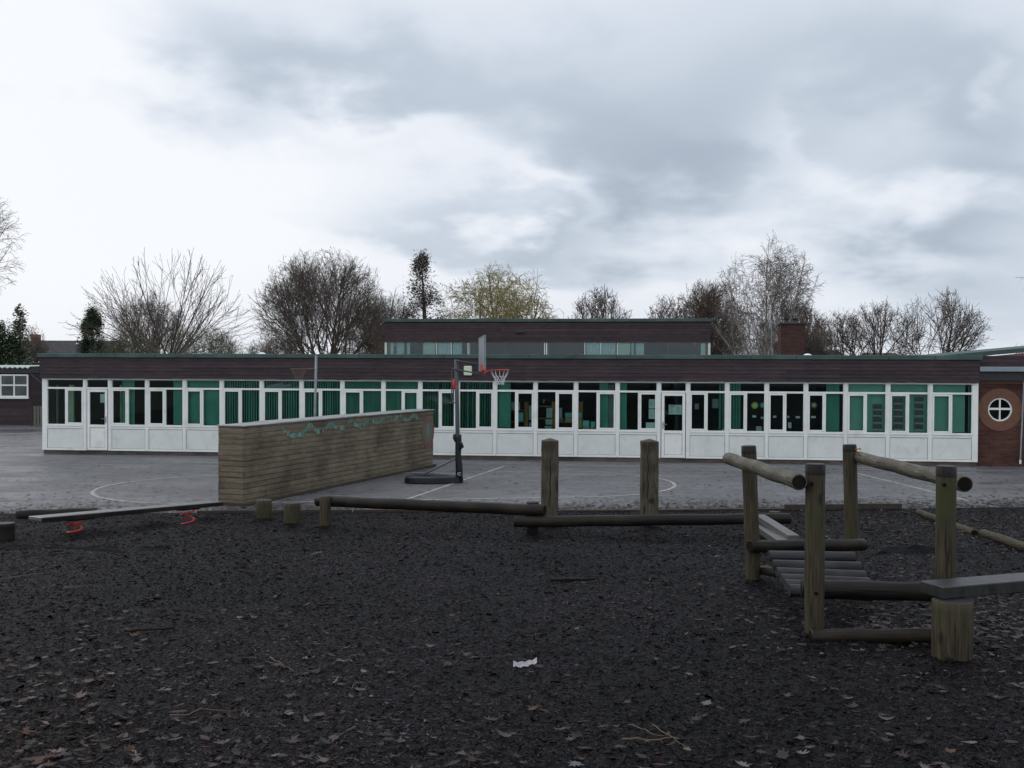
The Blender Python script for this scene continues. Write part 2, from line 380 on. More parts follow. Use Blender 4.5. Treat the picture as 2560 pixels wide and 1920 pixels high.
# ================================================================== GROUND
def build_ground():
    # far ground to the horizon
    m = MB(); m.quad((-900, -300, -.35), (900, -300, -.35), (900, 1500, -.35), (-900, 1500, -.35))
    tag(m.build('ground', 'earth'), kind='structure')
    # tarmac
    tm = bpy.data.materials.new('tarmac'); tm.use_nodes = True; nt = tm.node_tree; N = nt.nodes.new; L = nt.links.new
    b = nt.nodes['Principled BSDF']; tc = N('ShaderNodeTexCoord')
    def nz(sc, det, st=(1, 1, 1), rough=.6):
        mp = N('ShaderNodeMapping'); mp.inputs['Scale'].default_value = st; L(tc.outputs['Object'], mp.inputs[0])
        n = N('ShaderNodeTexNoise'); n.inputs['Scale'].default_value = sc; n.inputs['Detail'].default_value = det; n.inputs['Roughness'].default_value = rough
        L(mp.outputs[0], n.inputs['Vector']); return n.outputs['Fac']
    big = nz(.35, 6); mid = nz(3, 8, rough=.7); fine = nz(70, 3)
    def ramp(f, stops):
        c = N('ShaderNodeValToRGB'); L(f, c.inputs[0]); e = c.color_ramp.elements
        e[0].position, e[0].color = stops[0][0], (*stops[0][1], 1); e[1].position, e[1].color = stops[-1][0], (*stops[-1][1], 1)
        for p, q in stops[1:-1]: k = e.new(p); k.color = (*q, 1)
        return c.outputs[0]
    c1 = ramp(big, [(.3, (.10, .10, .110)), (.7, (.148, .148, .160))])
    c2 = ramp(mid, [(.3, (.62, .62, .62)), (.7, (1.2, 1.2, 1.2))])
    c3 = ramp(fine, [(.3, (.6, .6, .6)), (.7, (1.35, 1.35, 1.35))])
    def mul(a, c):
        x = N('ShaderNodeVectorMath'); x.operation = 'MULTIPLY'; L(a, x.inputs[0]); L(c, x.inputs[1]); return x.outputs[0]
    L(mul(mul(c1, c2), c3), b.inputs['Base Color'])
    wet = nz(.5, 5, (.5, 1.6, 1))
    # wetter and shinier towards the left far corner, where the yard ponds
    sx = N('ShaderNodeSeparateXYZ'); L(tc.outputs['Object'], sx.inputs[0])
    gr = N('ShaderNodeMapRange'); L(sx.outputs[0], gr.inputs[0]); gr.inputs[1].default_value = -8; gr.inputs[2].default_value = -20; gr.inputs[3].default_value = 0; gr.inputs[4].default_value = .09
    ad = N('ShaderNodeMath'); L(wet, ad.inputs[0]); L(gr.outputs[0], ad.inputs[1])
    mr = N('ShaderNodeMapRange'); L(ad.outputs[0], mr.inputs[0]); mr.inputs[1].default_value = .46; mr.inputs[2].default_value = .66; mr.inputs[3].default_value = .62; mr.inputs[4].default_value = .16
    L(mr.outputs[0], b.inputs['Roughness']); b.inputs['Specular IOR Level'].default_value = .45
    bp = N('ShaderNodeBump'); bp.inputs['Distance'].default_value = .006; L(fine, bp.inputs['Height']); L(bp.outputs[0], b.inputs['Normal'])
    m = MB(); xs = [-70, -20] + [-18 + 2*i for i in range(19)] + [20, 70]
    for a, c in zip(xs[:-1], xs[1:]):
        m.quad((a, YE(a) - .15, 0), (c, YE(c) - .15, 0), (c, 52.5, 0), (a, 52.5, 0))
    tag(m.build('tarmac', tm), kind='structure')
    # grass verge behind the yard
    m = MB(); m.quad((-90, 50.5, .02), (-12, 50.5, .02), (-12, 140, .02), (-90, 140, .02)); tag(m.build('grass_verge', 'grass'), kind='structure')
    # bark pit
    bm = bpy.data.materials.new('bark_mulch'); bm.use_nodes = True; nt = bm.node_tree; N = nt.nodes.new; L = nt.links.new
    b = nt.nodes['Principled BSDF']; tc = N('ShaderNodeTexCoord')
    v = N('ShaderNodeTexVoronoi'); v.inputs['Scale'].default_value = 34; v.feature = 'F1'; v.inputs['Randomness'].default_value = 1
    mp = N('ShaderNodeMapping'); mp.inputs['Scale'].default_value = (.6, 1.5, 1); L(tc.outputs['Object'], mp.inputs[0])
    nn = N('ShaderNodeTexNoise'); nn.inputs['Scale'].default_value = 9; L(mp.outputs[0], nn.inputs['Vector'])
    mm = N('ShaderNodeVectorMath'); mm.operation = 'MULTIPLY_ADD'; L(nn.outputs['Color'], mm.inputs[0]); mm.inputs[1].default_value = (.25, .25, .25); L(mp.outputs[0], mm.inputs[2]); L(mm.outputs[0], v.inputs['Vector'])
    bw = N('ShaderNodeRGBToBW'); L(v.outputs['Color'], bw.inputs[0])
    cr = N('ShaderNodeValToRGB'); L(bw.outputs[0], cr.inputs[0]); e = cr.color_ramp.elements
    e[0].position = .2; e[0].color = (.005, .005, .006, 1); e[1].position = .85; e[1].color = (.020, .019, .022, 1)
    L(cr.outputs[0], b.inputs['Base Color'])
    b.inputs['Roughness'].default_value = .6; b.inputs['Specular IOR Level'].default_value = .08
    mx = N('ShaderNodeMath'); mx.operation = 'MULTIPLY_ADD'; L(bw.outputs[0], mx.inputs[0]); mx.inputs[1].default_value = .9
    dd = N('ShaderNodeMath'); dd.operation = 'MULTIPLY'; L(v.outputs['Distance'], dd.inputs[0]); dd.inputs[1].default_value = -.8; L(dd.outputs[0], mx.inputs[2])
    bp = N('ShaderNodeBump'); bp.inputs['Distance'].default_value = .03; bp.inputs['Strength'].default_value = 1; L(mx.outputs[0], bp.inputs['Height']); L(bp.outputs[0], b.inputs['Normal'])
    nx, ny = 330, 260; V = []; Fc = []
    for j in range(ny+1):
        t = j/ny
        for i in range(nx+1):
            x = -24 + 48*i/nx; y = -8 + (YE(x) - .04 + 8) * (t**.85 if t > 0 else 0)
            V.append((x, y, bark_z(x, y)))
    for j in range(ny):
        for i in range(nx):
            a = j*(nx+1)+i; Fc.append((a, a+1, a+nx+2, a+nx+1))
    me = bpy.data.meshes.new('bark_ground'); me.from_pydata(V, [], Fc); me.materials.append(bm); me.polygons.foreach_set('use_smooth', [True]*len(Fc))
    o = bpy.data.objects.new('bark_ground', me); COL.objects.link(o); tag(o, kind='structure')

EDGE = [(G(0, 1291)), (G(1280, 1281)), (G(2290, 1272)), (G(2560, 1268))]
def YE(x):
    P = EDGE
    if x <= P[0].x: return P[0].y + (x - P[0].x) * (P[1].y - P[0].y) / (P[1].x - P[0].x)
    for a, b in zip(P[:-1], P[1:]):
        if x <= b.x: return a.y + (x - a.x) * (b.y - a.y) / (b.x - a.x)
    a, b = P[2], P[3]; return a.y + (x - a.x) * (b.y - a.y) / (b.x - a.x)
MOUNDS = [(-6.6, 15.0, .5, -.08), (-5.5, 17.6, .45, -.08), (-6.1, 16.3, .4, -.07), (-6.6, 15.9, .25, .05), (-6.0, 16.9, .25, .05), (-5.4, 18.2, .3, .05), (-6.9, 14.2, .4, .05), (4.0, 8.3, .5, -.03), (3.5, 7.2, .4, -.03), (-3.3, 16.5, .5, -.04), (.3, 15.3, .7, -.05), (2.0, 15.2, .6, -.05), (-1.2, 15.8, .6, -.04)]
for _px, _py in ((659.8, 1301), (730.5, 1310), (813, 1315), (1331, 1334), (2035, 1597), (1884, 1455), (2361, 1600), (2131, 1421), (2396, 1655), (1374, 1318), (1622, 1318)):
    _p = GB(_px, _py); MOUNDS.append((_p.x, _p.y, .24, .045))
def bark_z(x, y):
    n = noise.noise(Vector((x*.5, y*.5, 3))) * .035 + noise.noise(Vector((x*1.7, y*1.7, 9))) * .018 + noise.noise(Vector((x*6, y*6, 1))) * .010
    k = min(1, max(0, (YE(x) - y) / 1.0))
    z = hb(x, y) + n * k
    for mx, my, r, h in MOUNDS:
        q = ((x-mx)**2 + (y-my)**2) / (r*r)
        if q < 6: z += h * math.exp(-q)
    return z
build_ground()

def np_mesh(name, verts, faces_n, loop_idx, colors, m):
    """verts (n,3), constant-size faces"""
    me = bpy.data.meshes.new(name); nv = len(verts); nf = len(loop_idx) // faces_n
    me.vertices.add(nv); me.vertices.foreach_set('co', verts.astype(np.float32).ravel())
    me.loops.add(len(loop_idx)); me.loops.foreach_set('vertex_index', loop_idx.astype(np.int32))
    me.polygons.add(nf); me.polygons.foreach_set('loop_start', (np.arange(nf) * faces_n).astype(np.int32))
    me.update(calc_edges=True)
    if colors is not None:
        at = me.color_attributes.new('tint', 'FLOAT_COLOR', 'POINT'); at.data.foreach_set('color', colors.astype(np.float32).ravel())
    me.materials.append(m); o = bpy.data.objects.new(name, me); COL.objects.link(o); return o

def build_chips():
    R = np.random.default_rng(3)
    n = 760000
    Y = 3.2 + 17.6 * R.random(n) ** 1.35
    X = (R.random(n) * 2 - 1) * (.60 * Y + 1.2)
    ye = np.array([YE(x) for x in X]); k = Y < ye - .06; X = X[k]; Y = Y[k]; n = len(X)
    Z = np.array([bark_z(x, y) for x, y in zip(X, Y)]) + R.random(n) * .012
    ln = (.006 + .016 * R.random(n) ** 2.0 + .022*(R.random(n) < .03)) * (.75 + .022*Y); ln = ln*.80; wd = ln * (.10 + .26 * R.random(n))
    az = R.random(n) * math.pi * 2; tl = R.normal(0, .22, n); rl = R.normal(0, .6, n)
    d = np.stack([np.cos(az)*np.cos(tl), np.sin(az)*np.cos(tl), np.sin(tl)], 1)
    s = np.stack([-np.sin(az)*np.cos(rl), np.cos(az)*np.cos(rl), np.sin(rl)], 1)
    c = np.stack([X, Y, Z], 1)
    j = lambda: (.7 + .6 * R.random((n, 1)))
    a = c - d*ln[:, None]*j() - s*wd[:, None]*j(); b = c + d*ln[:, None]*j() - s*wd[:, None]*j()
    e = c + d*ln[:, None]*j() + s*wd[:, None]*j(); f = c - d*ln[:, None]*j() + s*wd[:, None]*j()
    V = np.stack([a, b, e, f], 1).reshape(-1, 3)
    base = .0025 + .007 * R.random(n) ** 2
    glint = R.random(n) < .15; base[glint] = .015 + .04*R.random(glint.sum())  # sky glints put into the tint: scattered chips painted paler and bluer
    warm = R.random(n); warm[glint] *= .5
    pt = np.array([noise.noise(Vector((x*.45+3, y*.45, 5)))+.6*noise.noise(Vector((x*1.6, y*1.6, 8))) for x, y in zip(X, Y)]); base *= np.clip(.95+1.3*pt, .25, 2.0)
    leafy = np.exp(-((X+4)**2/9 + (Y-5.5)**2/6)) + np.exp(-((X-5)**2/7 + (Y-8)**2/14)) + .35*np.exp(-(X**2/20 + (Y-4.6)**2/1.2)) + .5*np.exp(-((X-7.5)**2/9 + (Y-16)**2/20))
    br = (R.random(n) < leafy * .3)
    col = np.stack([base*(.95+.4*warm), base*.9, base*(1.2-.2*warm)], 1)
    bb = .014 + .035*R.random(n)**2
    col[br] = np.stack([bb*1.35, bb*.78, bb*.62], 1)[br]
    C = np.concatenate([np.repeat(col, 4, 0), np.ones((4*n, 1))], 1)
    m = mat('bark_chip', (1, 1, 1), rough=.45, spec=.07, attr='tint')
    o = np_mesh('bark_chips', V, 4, np.arange(4*n), C, m); tag(o, kind='stuff')
build_chips()

LEAF = [(0, -.62), (.06, -.2), (.34, -.34), (.26, -.08), (.5, .08), (.25, .14), (.3, .42), (.1, .28), (0, .6), (-.1, .3), (-.32, .4), (-.24, .12), (-.5, .05), (-.27, -.1), (-.36, -.32), (-.06, -.2)]
OVAL = [(0, -.55), (.12, -.3), (.2, 0), (.15, .3), (0, .55), (-.15, .3), (-.2, 0), (-.12, -.3)]
def leaf_object(name, items, mtl, kind='stuff'):
    """items: (x,y,z,size,az,curl,color,shape)"""
    V = []; Fc = []; C = []
    for (x, y, z, s, az, curl, tx, ty, colr, shape) in items:
        n = len(V); ca, sa = math.cos(az), math.sin(az)
        V.append((x, y, z + .3*s*curl*0)); C.append(colr)
        for (px, py) in shape:
            jt = .55+.6*((math.sin(px*91.7+py*57.3+x*131+y*77)*43758.5) % 1); lx, ly = px*s*jt, py*s*jt
            zz = curl * (lx*lx + ly*ly) / s + tx*lx + ty*ly
            V.append((x + lx*ca - ly*sa, y + lx*sa + ly*ca, z + zz)); C.append(colr)
        k = len(shape)
        for i in range(k): Fc.append((n, n+1+i, n+1+(i+1) % k))
    V = np.array(V); L_ = np.array(Fc).ravel(); C = np.concatenate([np.array(C), np.ones((len(C), 1))], 1)
    return np_mesh(name, V, 3, L_, C, mtl)
MT['leaf'] = mat('dead_leaf', (1, 1, 1), rough=.6, spec=.25, attr='tint')
def build_leaves():
    R = random.Random(11); it = []
    cols = [(.085, .06, .05), (.07, .05, .044), (.13, .11, .105), (.055, .034, .03), (.085, .045, .028), (.15, .145, .15), (.03, .022, .02), (.02, .016, .016), (.045, .03, .027)]
    def put(x, y, s):
        if y > YE(x) - .1: return
        c = R.choice(cols); c = (c[0]*1.15, c[1]*.78, c[2]*.72) if x < -1.8 and R.random() < .7 else c; k = R.uniform(.2, .8)
        it.append((x, y, bark_z(x, y) + .022, s, R.uniform(0, 6.3), R.uniform(-.2, .8), R.gauss(0, .12), R.gauss(0, .12), tuple(q*k for q in c), LEAF if R.random() < .6 else OVAL))
    for _ in range(1500): put(R.gauss(-3.6, 1.5), 3.8 + abs(R.gauss(0, 1.9)), R.uniform(.03, .10))
    for _ in range(450): put(R.uniform(-4, 4), 3.8 + abs(R.gauss(0, .8)), R.uniform(.04, .11))
    for _ in range(600): put(R.uniform(-7, 9), 4 + 13*R.random()**1.3, R.uniform(.025, .075))
    for _ in range(1300): put(R.gauss(4.6, 1.6), R.gauss(8.5, 2.4), R.uniform(.03, .09))
    for _ in range(1500): put(R.gauss(8.0, 2.2), R.gauss(16.5, 2.6), R.uniform(.04, .09))
    for _ in range(400): put(R.gauss(3.6, .8), R.gauss(8.2, .5), R.uniform(.05, .10))
    tag(leaf_object('fallen_leaves', it, MT['leaf']), kind='stuff')
    # debris on the tarmac
    it = []
    for _ in range(15000):
        x = R.uniform(-13, 14); y = YE(x) - .1 + abs(R.gauss(0, .8)) if R.random() < .8 else YE(x) + R.random()**1.6 * 10
        c = R.choice([(.012, .010, .010), (.02, .015, .013), (.045, .03, .022), (.008, .008, .009)])
        it.append((x, y, .012, R.uniform(.03, .12), R.gauss(1.57, .5), R.uniform(0, .5), R.gauss(0, .07), R.gauss(0, .07), c, OVAL if R.random() < .7 else LEAF))
    tag(leaf_object('tarmac_debris', it, MT['leaf']), kind='stuff')
build_leaves()

def build_lines():
    w = .035
    def strip(name, pts, ww=w, z=.004):
        m = MB(); L_, R_ = [], []
        for i, p in enumerate(pts):
            a = pts[max(i-1, 0)]; b = pts[min(i+1, len(pts)-1)]
            d = Vector((b[0]-a[0], b[1]-a[1])).normalized(); nn = Vector((-d.y, d.x)) * ww
            L_.append((p[0]+nn.x, p[1]+nn.y, z)); R_.append((p[0]-nn.x, p[1]-nn.y, z))
        for i in range(len(pts)-1): m.quad(R_[i], R_[i+1], L_[i+1], L_[i])
        tag(m.build(name, 'line'), kind='structure')
    g = lambda x, y: tuple(G(x, y)[:2])
    strip('painted_line', [g(1018, 1248), g(1258, 1166.5)], .045)
    strip('painted_line', [g(1258, 1166), g(1640, 1170), g(2143, 1174), g(2560, 1178)], .04, .008)
    strip('painted_line', [g(2143, 1183.5), g(2484, 1267.6)], .045)
    strip('painted_line', [g(-60, 1179), g(190, 1150)], .03)
    strip('painted_line', [g(85, 1148), g(537, 1158), g(800, 1160)], .03, .008)
    cl, cr_ = (-6.7, 23.75), (1.15, 25.05); r = 2.82
    ang = math.atan2(cr_[1]-cl[1], cr_[0]-cl[0]); pts = []
    for i in range(25): t = ang - math.pi/2 + math.pi*i/24; pts.append((cr_[0]+r*math.cos(t), cr_[1]+r*math.sin(t)))
    for i in range(25): t = ang + math.pi/2 + math.pi*i/24; pts.append((cl[0]+r*math.cos(t), cl[1]+r*math.sin(t)))
    pts.append(pts[0]); strip('painted_track_line', pts, .045, .006)
build_lines()

# ================================================================== MAIN SCHOOL BUILDING
FLp = G(107, 1134); FRp = G(2443.5, 1166)
FD = (FRp - FLp); FLEN = FD.length; FA = math.atan2(FD.y, FD.x)
FU = Vector((math.cos(FA), math.sin(FA), 0)); FN = Vector((-math.sin(FA), math.cos(FA), 0))
def fu(px, off=0.0, y=1000):   # distance along the front for a photo column
    r = ray(px, y); o = FLp + FN * off
    # EYE + t r = o + u FU
    det = r.x * (-FU.y) + FU.x * r.y
    bx, by = o.x - EYE.x, o.y - EYE.y
    return (r.x * by - r.y * bx) / det * 1.0 if False else ((by * r.x - bx * r.y) / (FU.x * r.y - FU.y * r.x))
ZT, ZTR0, ZTR1, ZSILL, ZPT, ZPB, ZB = 2.42, 2.085, 2.145, .93, .82, .185, .12
WTOP, WBOT = 2.385, .965
bld = empty('school_building', FLp, FA, 'long low flat-roofed school block with white windows, green blinds and dark boarded fascia', 'school building')
DEP = 8.0
def frame_ring(m, x0, x1, z0, z1, w, y0, y1, b=.006):
    m.box(x0, x0+w, y0, y1, z0, z1, b=b); m.box(x1-w, x1, y0, y1, z0, z1, b=b)
    m.box(x0+w, x1-w, y0, y1, z1-w, z1, b=b); m.box(x0+w, x1-w, y0, y1, z0, z0+w, b=b)
def build_main():
    Lf = FLEN
    # fascia of lapped boards
    m = MB(); z0, z1 = 2.44, 3.10; nb = 6; h = (z1-z0)/nb
    def lap(a, bq, fixed, axis):
        for i in range(nb):
            zb = z0 + i*h; zt = zb + h
            if axis == 'x':
                m.quad((a, fixed-.022, zb), (bq, fixed-.022, zb), (bq, fixed-.006, zt), (a, fixed-.006, zt))
                m.quad((a, fixed-.006, zb), (bq, fixed-.006, zb), (bq, fixed-.022, zb), (a, fixed-.022, zb))
            else:
                m.quad((fixed-.022, bq, zb), (fixed-.022, a, zb), (fixed-.006, a, zt), (fixed-.006, bq, zt))
    lap(-.03, Lf+.0, -.10, 'x'); lap(-.10, DEP, -.03, 'y')
    m.quad((-.03, -.12, z0), (-.03, .0, z0), (Lf, .0, z0), (Lf, -.12, z0))
    m.quad((Lf, -.12, z0), (Lf, DEP, z0), (Lf, DEP, z1), (Lf, -.12, z1))
    m.build('fascia_boarding', 'fascia', bld)
    m = MB()
    n = 22
    for i in range(n):   # felt drip edge in slightly uneven lengths
        a = -.09 + (Lf+.16)*i/n; b = -.09 + (Lf+.16)*(i+1)/n; dz = rnd.uniform(-.006, .006)
        m.box(a, b-.004, -.17, .05, 3.095, 3.225+dz, b=.012)
    m.box(-.09, 0, .055, DEP, 3.095, 3.225, b=.01)
    m.build('roof_edge_trim', 'felt', bld)
    m = MB(); m.box(-.02, Lf, .052, DEP, 2.62, 3.18); m.build('roof', 'roofgrey', bld)
    m = MB(); m.box(.0, Lf, .0, .0+.02, ZT, 2.437)
    # thin loose strip under boarding
    for i in range(40):
        a = rnd.uniform(1, Lf-1.5); m.box(a, a+rnd.uniform(.15, .6), -.118, -.106, 2.425, 2.435)
    m.build('flashing_strip', 'lead', bld)
    # plinth
    m = MB(); m.box(.02, Lf-.02, .03, .25, -.1, ZB-.002); m.build('plinth', 'plinth', bld)
    # side walls and back
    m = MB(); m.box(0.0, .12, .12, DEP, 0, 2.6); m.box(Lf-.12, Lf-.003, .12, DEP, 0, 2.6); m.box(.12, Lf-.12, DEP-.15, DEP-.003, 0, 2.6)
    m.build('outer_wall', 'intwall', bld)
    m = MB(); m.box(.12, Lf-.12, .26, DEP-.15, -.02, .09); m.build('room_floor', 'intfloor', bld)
    m = MB()
    for px in (285, 560, 1232, 1690, 2108):
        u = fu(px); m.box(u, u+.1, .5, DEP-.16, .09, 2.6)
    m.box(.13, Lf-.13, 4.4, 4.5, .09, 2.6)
    m.build('partition_wall', 'intwall', bld)
    for px in (655, 2018):
        m = MB(); u = fu(px, 3.0); R_ = .16; prev = None
        for j in range(6):
            t = j/5*math.pi/2; rr = .17*math.cos(t)+.001; zz = 3.181 + .14*math.sin(t)
            ring = [(u+rr*math.cos(k*math.pi/8), 3.0+rr*math.sin(k*math.pi/8), zz) for k in range(16)]
            if prev:
                for k in range(16): m.quad(prev[k], prev[(k+1) % 16], ring[(k+1) % 16], ring[k])
            prev = ring
        m.box(u-.2, u+.2, 2.8, 3.2, 3.18, 3.186)
        m.build('skylight_dome', 'paper', bld)
    # alarm box
    m = MB(); u = fu(1170, -.12); m.box(u-.125, u+.125, -.20, -.122, 2.58, 2.87, b=.02)
    ab = m.build('alarm_box', 'cream', bld)

MULL = [212.6, 274.8, 367.4, 461.4, 554, 653.9, 753.7, 855.8, 958.5, 1050.5, 1144, 1237.5, 1338.7, 1440, 1543.8, 1647.3, 1720, 1818, 1916.8, 2014.8, 2114.4, 2219.9, 2325.7]
# bay contents: opening side, [blind runs (px0,px1,mode)]
BAYS = {
 0: ('R', []), 2: ('L', [(307, 336, 'c')]), 3: ('L', [(434, 460, 'c')]), 4: ('L', [(466, 552, 'c')]),
 5: ('L', [(560, 650, 'o')]), 6: ('L', [(658, 750, 'o')]), 7: ('L', [(758, 852, 'o')]), 8: ('L', [(860, 955, 'h')]), 9: ('R', [(962, 1048, 'h')]),
 10: ('R', [(1054, 1142, 'd')]), 11: ('R', [(1148, 1234, 'd')]), 12: ('R', [(1247, 1276, 'c')]), 13: ('R', []), 14: ('R', [(1499, 1520, 'c')]),
 15: ('R', [(1549, 1566, 'c')]), 17: ('L', [(1796, 1812, 'h')]), 18: ('L', [(1824, 1852, 'h')]), 19: ('L', []), 20: ('L', [(2066, 2098, 'c')]),
 21: ('L', [(2119, 2216, 'p')]), 22: ('L', [(2224, 2322, 'p')]), 23: ('L', [(2330, 2412, 'p'), (2420, 2432, 'h')])}
def build_bays():
    us = [0.0] + [fu(p) for p in MULL] + [FLEN]
    # corner posts & mullions
    for i, u in enumerate(us):
        m = MB()
        if i == 0: a, b = -.012, .155
        elif i == len(us)-1: a, b = FLEN-.165, FLEN+.004
        else: a, b = u-.058, u+.058
        m.box(a, b, -.015, .09, ZB, ZT, b=.008)
        if 0 < i < len(us)-1: m.box(u-.02, u+.02, -.027, -.016, ZB+.01, ZT-.01, b=.004)
        m.build('mullion', 'upvc', bld)
    for i in range(len(us)-1):
        x0 = us[i] + (.156 if i == 0 else .059); x1 = us[i+1] - (.166 if i == len(us)-2 else .059)
        if i in (1, 16):   # door bays
            fr = MB(); fr.box(x0, x1, 0, .07, ZT-.04, ZT-.002, b=.004); fr.box(x0, x1, -.008, .07, ZTR0-.0, ZTR1, b=.006)
            fr.box(x0, x0+.012, .0, .068, ZTR0+.01, ZT-.01); fr.box(x1-.012, x1, .0, .068, ZTR0+.01, ZT-.01)
            w = fr.build('window', 'upvc', bld)
            p = MB(); p.box(x0, x1, .035, .041, ZTR1, ZT-.04); p.build('pane', 'glass', w)
            d = MB(); a, c = x0+.02, x1-.02
            frame_ring(d, a, c, ZB+.015, ZTR0-.005, .085, -.02, .045)
            d.box(a+.085, c-.085, -.02, .045, .86, .95, b=.006)
            d.box(a+.085, c-.085, .0, .02, ZB+.1, .86)
            door = d.build('door', 'upvc', bld); tag(door, 'white door with dark glass in its upper half')
            g = MB(); frame_ring(g, a+.085, c-.085, ZB+.1, .86, .010, -.004, -.001, b=0); frame_ring(g, a-.014, c+.014, ZB+.002, ZTR0-.001, .010, -.0165, -.0155, b=0)
            g.build('gasket', 'gasket', door)
            p = MB(); p.box(a+.085, c-.085, .01, .016, .95, ZTR0-.09); p.build('pane', 'glass', door)
            h = MB(); hx = (c-.045) if i == 1 else (a+.045); sg = -1 if i == 1 else 1
            h.box(hx-.015, hx+.015, -.03, -.021, 1.0, 1.22, b=.003); h.tube([(hx, -.02, 1.14), (hx, -.07, 1.14), (hx+sg*.12, -.075, 1.14)], .010, 8)
            h.build('door_handle', 'metal', door)
            lp = MB(); lp.box(x0, x1, .0, .05, ZB-.0, ZB+.012); lp.build('threshold', 'lead', bld)
            continue
        side, blinds = BAYS[i]
        xm = (x0+x1)/2 - (.02 if side == 'L' else -.02)
        fr = MB()
        fr.box(x0, x1, 0, .07, ZT-.04, ZT-.002, b=.004)
        fr.box(x0, x1, -.012, .07, ZTR0, ZTR1, b=.008)
        fr.box(x0, x1, -.03, .07, ZSILL-.035, ZSILL+.03, b=.006)
        fr.box(x0, x1, -.004, .07, ZPT, ZSILL-.036, b=.004)
        fr.box(xm-.026, xm+.026, -.008, .07, ZSILL+.031, ZTR0-.001, b=.005)
        fr.box(x0, x1, -.018, .07, ZB+.002, ZPB, b=.006)
        fr.box(x0, x0+.012, .0, .068, ZB+.01, ZT-.01); fr.box(x1-.012, x1, .0, .068, ZB+.01, ZT-.01)
        w = fr.build('window', 'upvc', bld)
        cs = MB(); ca, cb = (x0+.004, xm-.028) if side == 'L' else (xm+.028, x1-.004)
        frame_ring(cs, ca, cb, ZSILL+.034, ZTR0-.004, .048, -.022, .04)
        cas = cs.build('casement', 'upvc', w)
        p = MB(); p.box(x0, x1, .035, .041, ZTR1, ZT-.04)
        fa, fb = (xm+.026, x1) if side == 'L' else (x0, xm-.026)
        p.box(fa, fb, .035, .041, ZSILL+.03, ZTR0); p.box(ca+.048, cb-.048, .012, .018, ZSILL+.08, ZTR0-.052)
        p.build('pane', 'glass', w)
        pn = MB(); pn.box(x0, x1, .006, .05, ZPB, ZPT); pn.build('lower_panel', 'panel', w)
        g = MB(); frame_ring(g, x0, x1, ZPB, ZPT, .010, -.001, .005, b=0); g.build('gasket', 'gasket', w)
        if blinds:
            bl = MB()
            for (p0, p1, mode) in blinds:
                a, c = fu(p0, .16), fu(p1, .16)
                ang = {'c': 14, 'p': 9, 'o': 22, 'h': 40, 'd': 64}[mode]
                n = max(2, int(round((c-a)/.078)))
                for k in range(n):
                    x = a + (c-a)*(k+.5)/n
                    t = math.radians(ang + rnd.gauss(0, 1.5 if mode in 'cp' else 7))
                    hw = .021+.004*math.sin(k*1.3) if mode == 'o' else .045; dx, dy = hw*math.cos(t), hw*math.sin(t); zb = WBOT+.01 + (rnd.choice([0, 0, .0]) if mode != 'd' else 0)
                    bl.quad((x-dx, .16-dy, zb), (x+dx, .16+dy, zb), (x+dx, .16+dy, WTOP+.03), (x-dx, .16-dy, WTOP+.03))
                bl.box(a, c, .14, .18, WTOP+.01, WTOP+.035)
            bl.build('vertical_blind', 'blindpale' if any(b[2] == 'p' for b in blinds) else 'blind', w)
build_main(); build_bays()

# things seen through or on the glass -- placed in the building's own frame
def BW(u, v, z): return FLp + FU*u + FN*v + Vector((0, 0, z))
def zpx(px, py, v):  # height of a photo row at depth v behind the front
    u = fu(px, v); p = BW(u, v, 0); r = ray(px, py); t = (p.y - EYE.y)/r.y; return EYE.z + r.z*t
def placed(name, px, py0, py1, px0, px1, v, th, m, label, cat, group=None, b=0.0, extra=None):
    """a thin or boxy thing spanning photo columns px0..px1, rows py0..py1, at depth v, thickness th"""
    u0, u1 = fu(px0, v), fu(px1, v); z0, z1 = zpx(px0, py1, v), zpx(px0, py0, v)
    mb = MB(); w, h = u1-u0, z1-z0
    mb.box(0, w, 0, th, 0, h, b=b)
    o = mb.build(name, m); o.location = BW(u0, v, z0); o.rotation_euler = (0, 0, FA)
    if extra: extra(o, w, h)
    return tag(o, label, cat, group)
def sheet(px0, px1, py0, py1, label, m='paper', v=.05, extra=None, cat='notice', name='paper_notice', group=None):
    return placed(name, 0, py0, py1, px0, px1, v, .003, m, label, cat, group, extra=extra)
def lines(cols, rows, red=False):
    def f(o, w, h):
        if red:
            m = MB(); m.box(w*.08, w*.45, -.003, -.001, h*.82, h*.92); m.build('red_heading', 'redink', o)
        m = MB()
        for c in range(cols):
            for r in range(rows):
                x0 = w*(.08 + c*.5); ww = w*(.34 if cols > 1 else .8)*rnd.uniform(.6, 1); z = h*(.70 - r*.6/rows)
                m.box(x0, x0+ww, -.003, -.001, z, z+h*.035)
        m.build('printed_text', 'ink', o)
    return f
sheet(250.5, 264.5, 985, 1007, 'blank white notice in the glass of the left-hand white door', v=.026)
sheet(1672, 1705, 1012, 1036, 'white printed notice with red heading on the glass of the right-hand white door', v=.026, extra=lines(2, 5, True))
sheet(1622, 1638, 998, 1021, 'top white sheet in the window just left of the right-hand door', v=.06, extra=lines(1, 4))
sheet(1622, 1638, 1023, 1047, 'middle white sheet in the window just left of the right-hand door', v=.06, extra=lines(1, 3))
sheet(1615, 1638, 1056, 1071, 'low wide white sheet at the sill just left of the right-hand door', v=.06)
sheet(1737, 1747, 1009, 1023, 'small faded grey picture inside the first window right of the right-hand door', 'boxgrey', v=.5, cat='picture', name='wall_picture')
sheet(1781, 1796, 997, 1020, 'grey framed picture sheet in the window right of the right-hand door', 'boxgrey', v=.5, cat='picture', name='wall_picture')
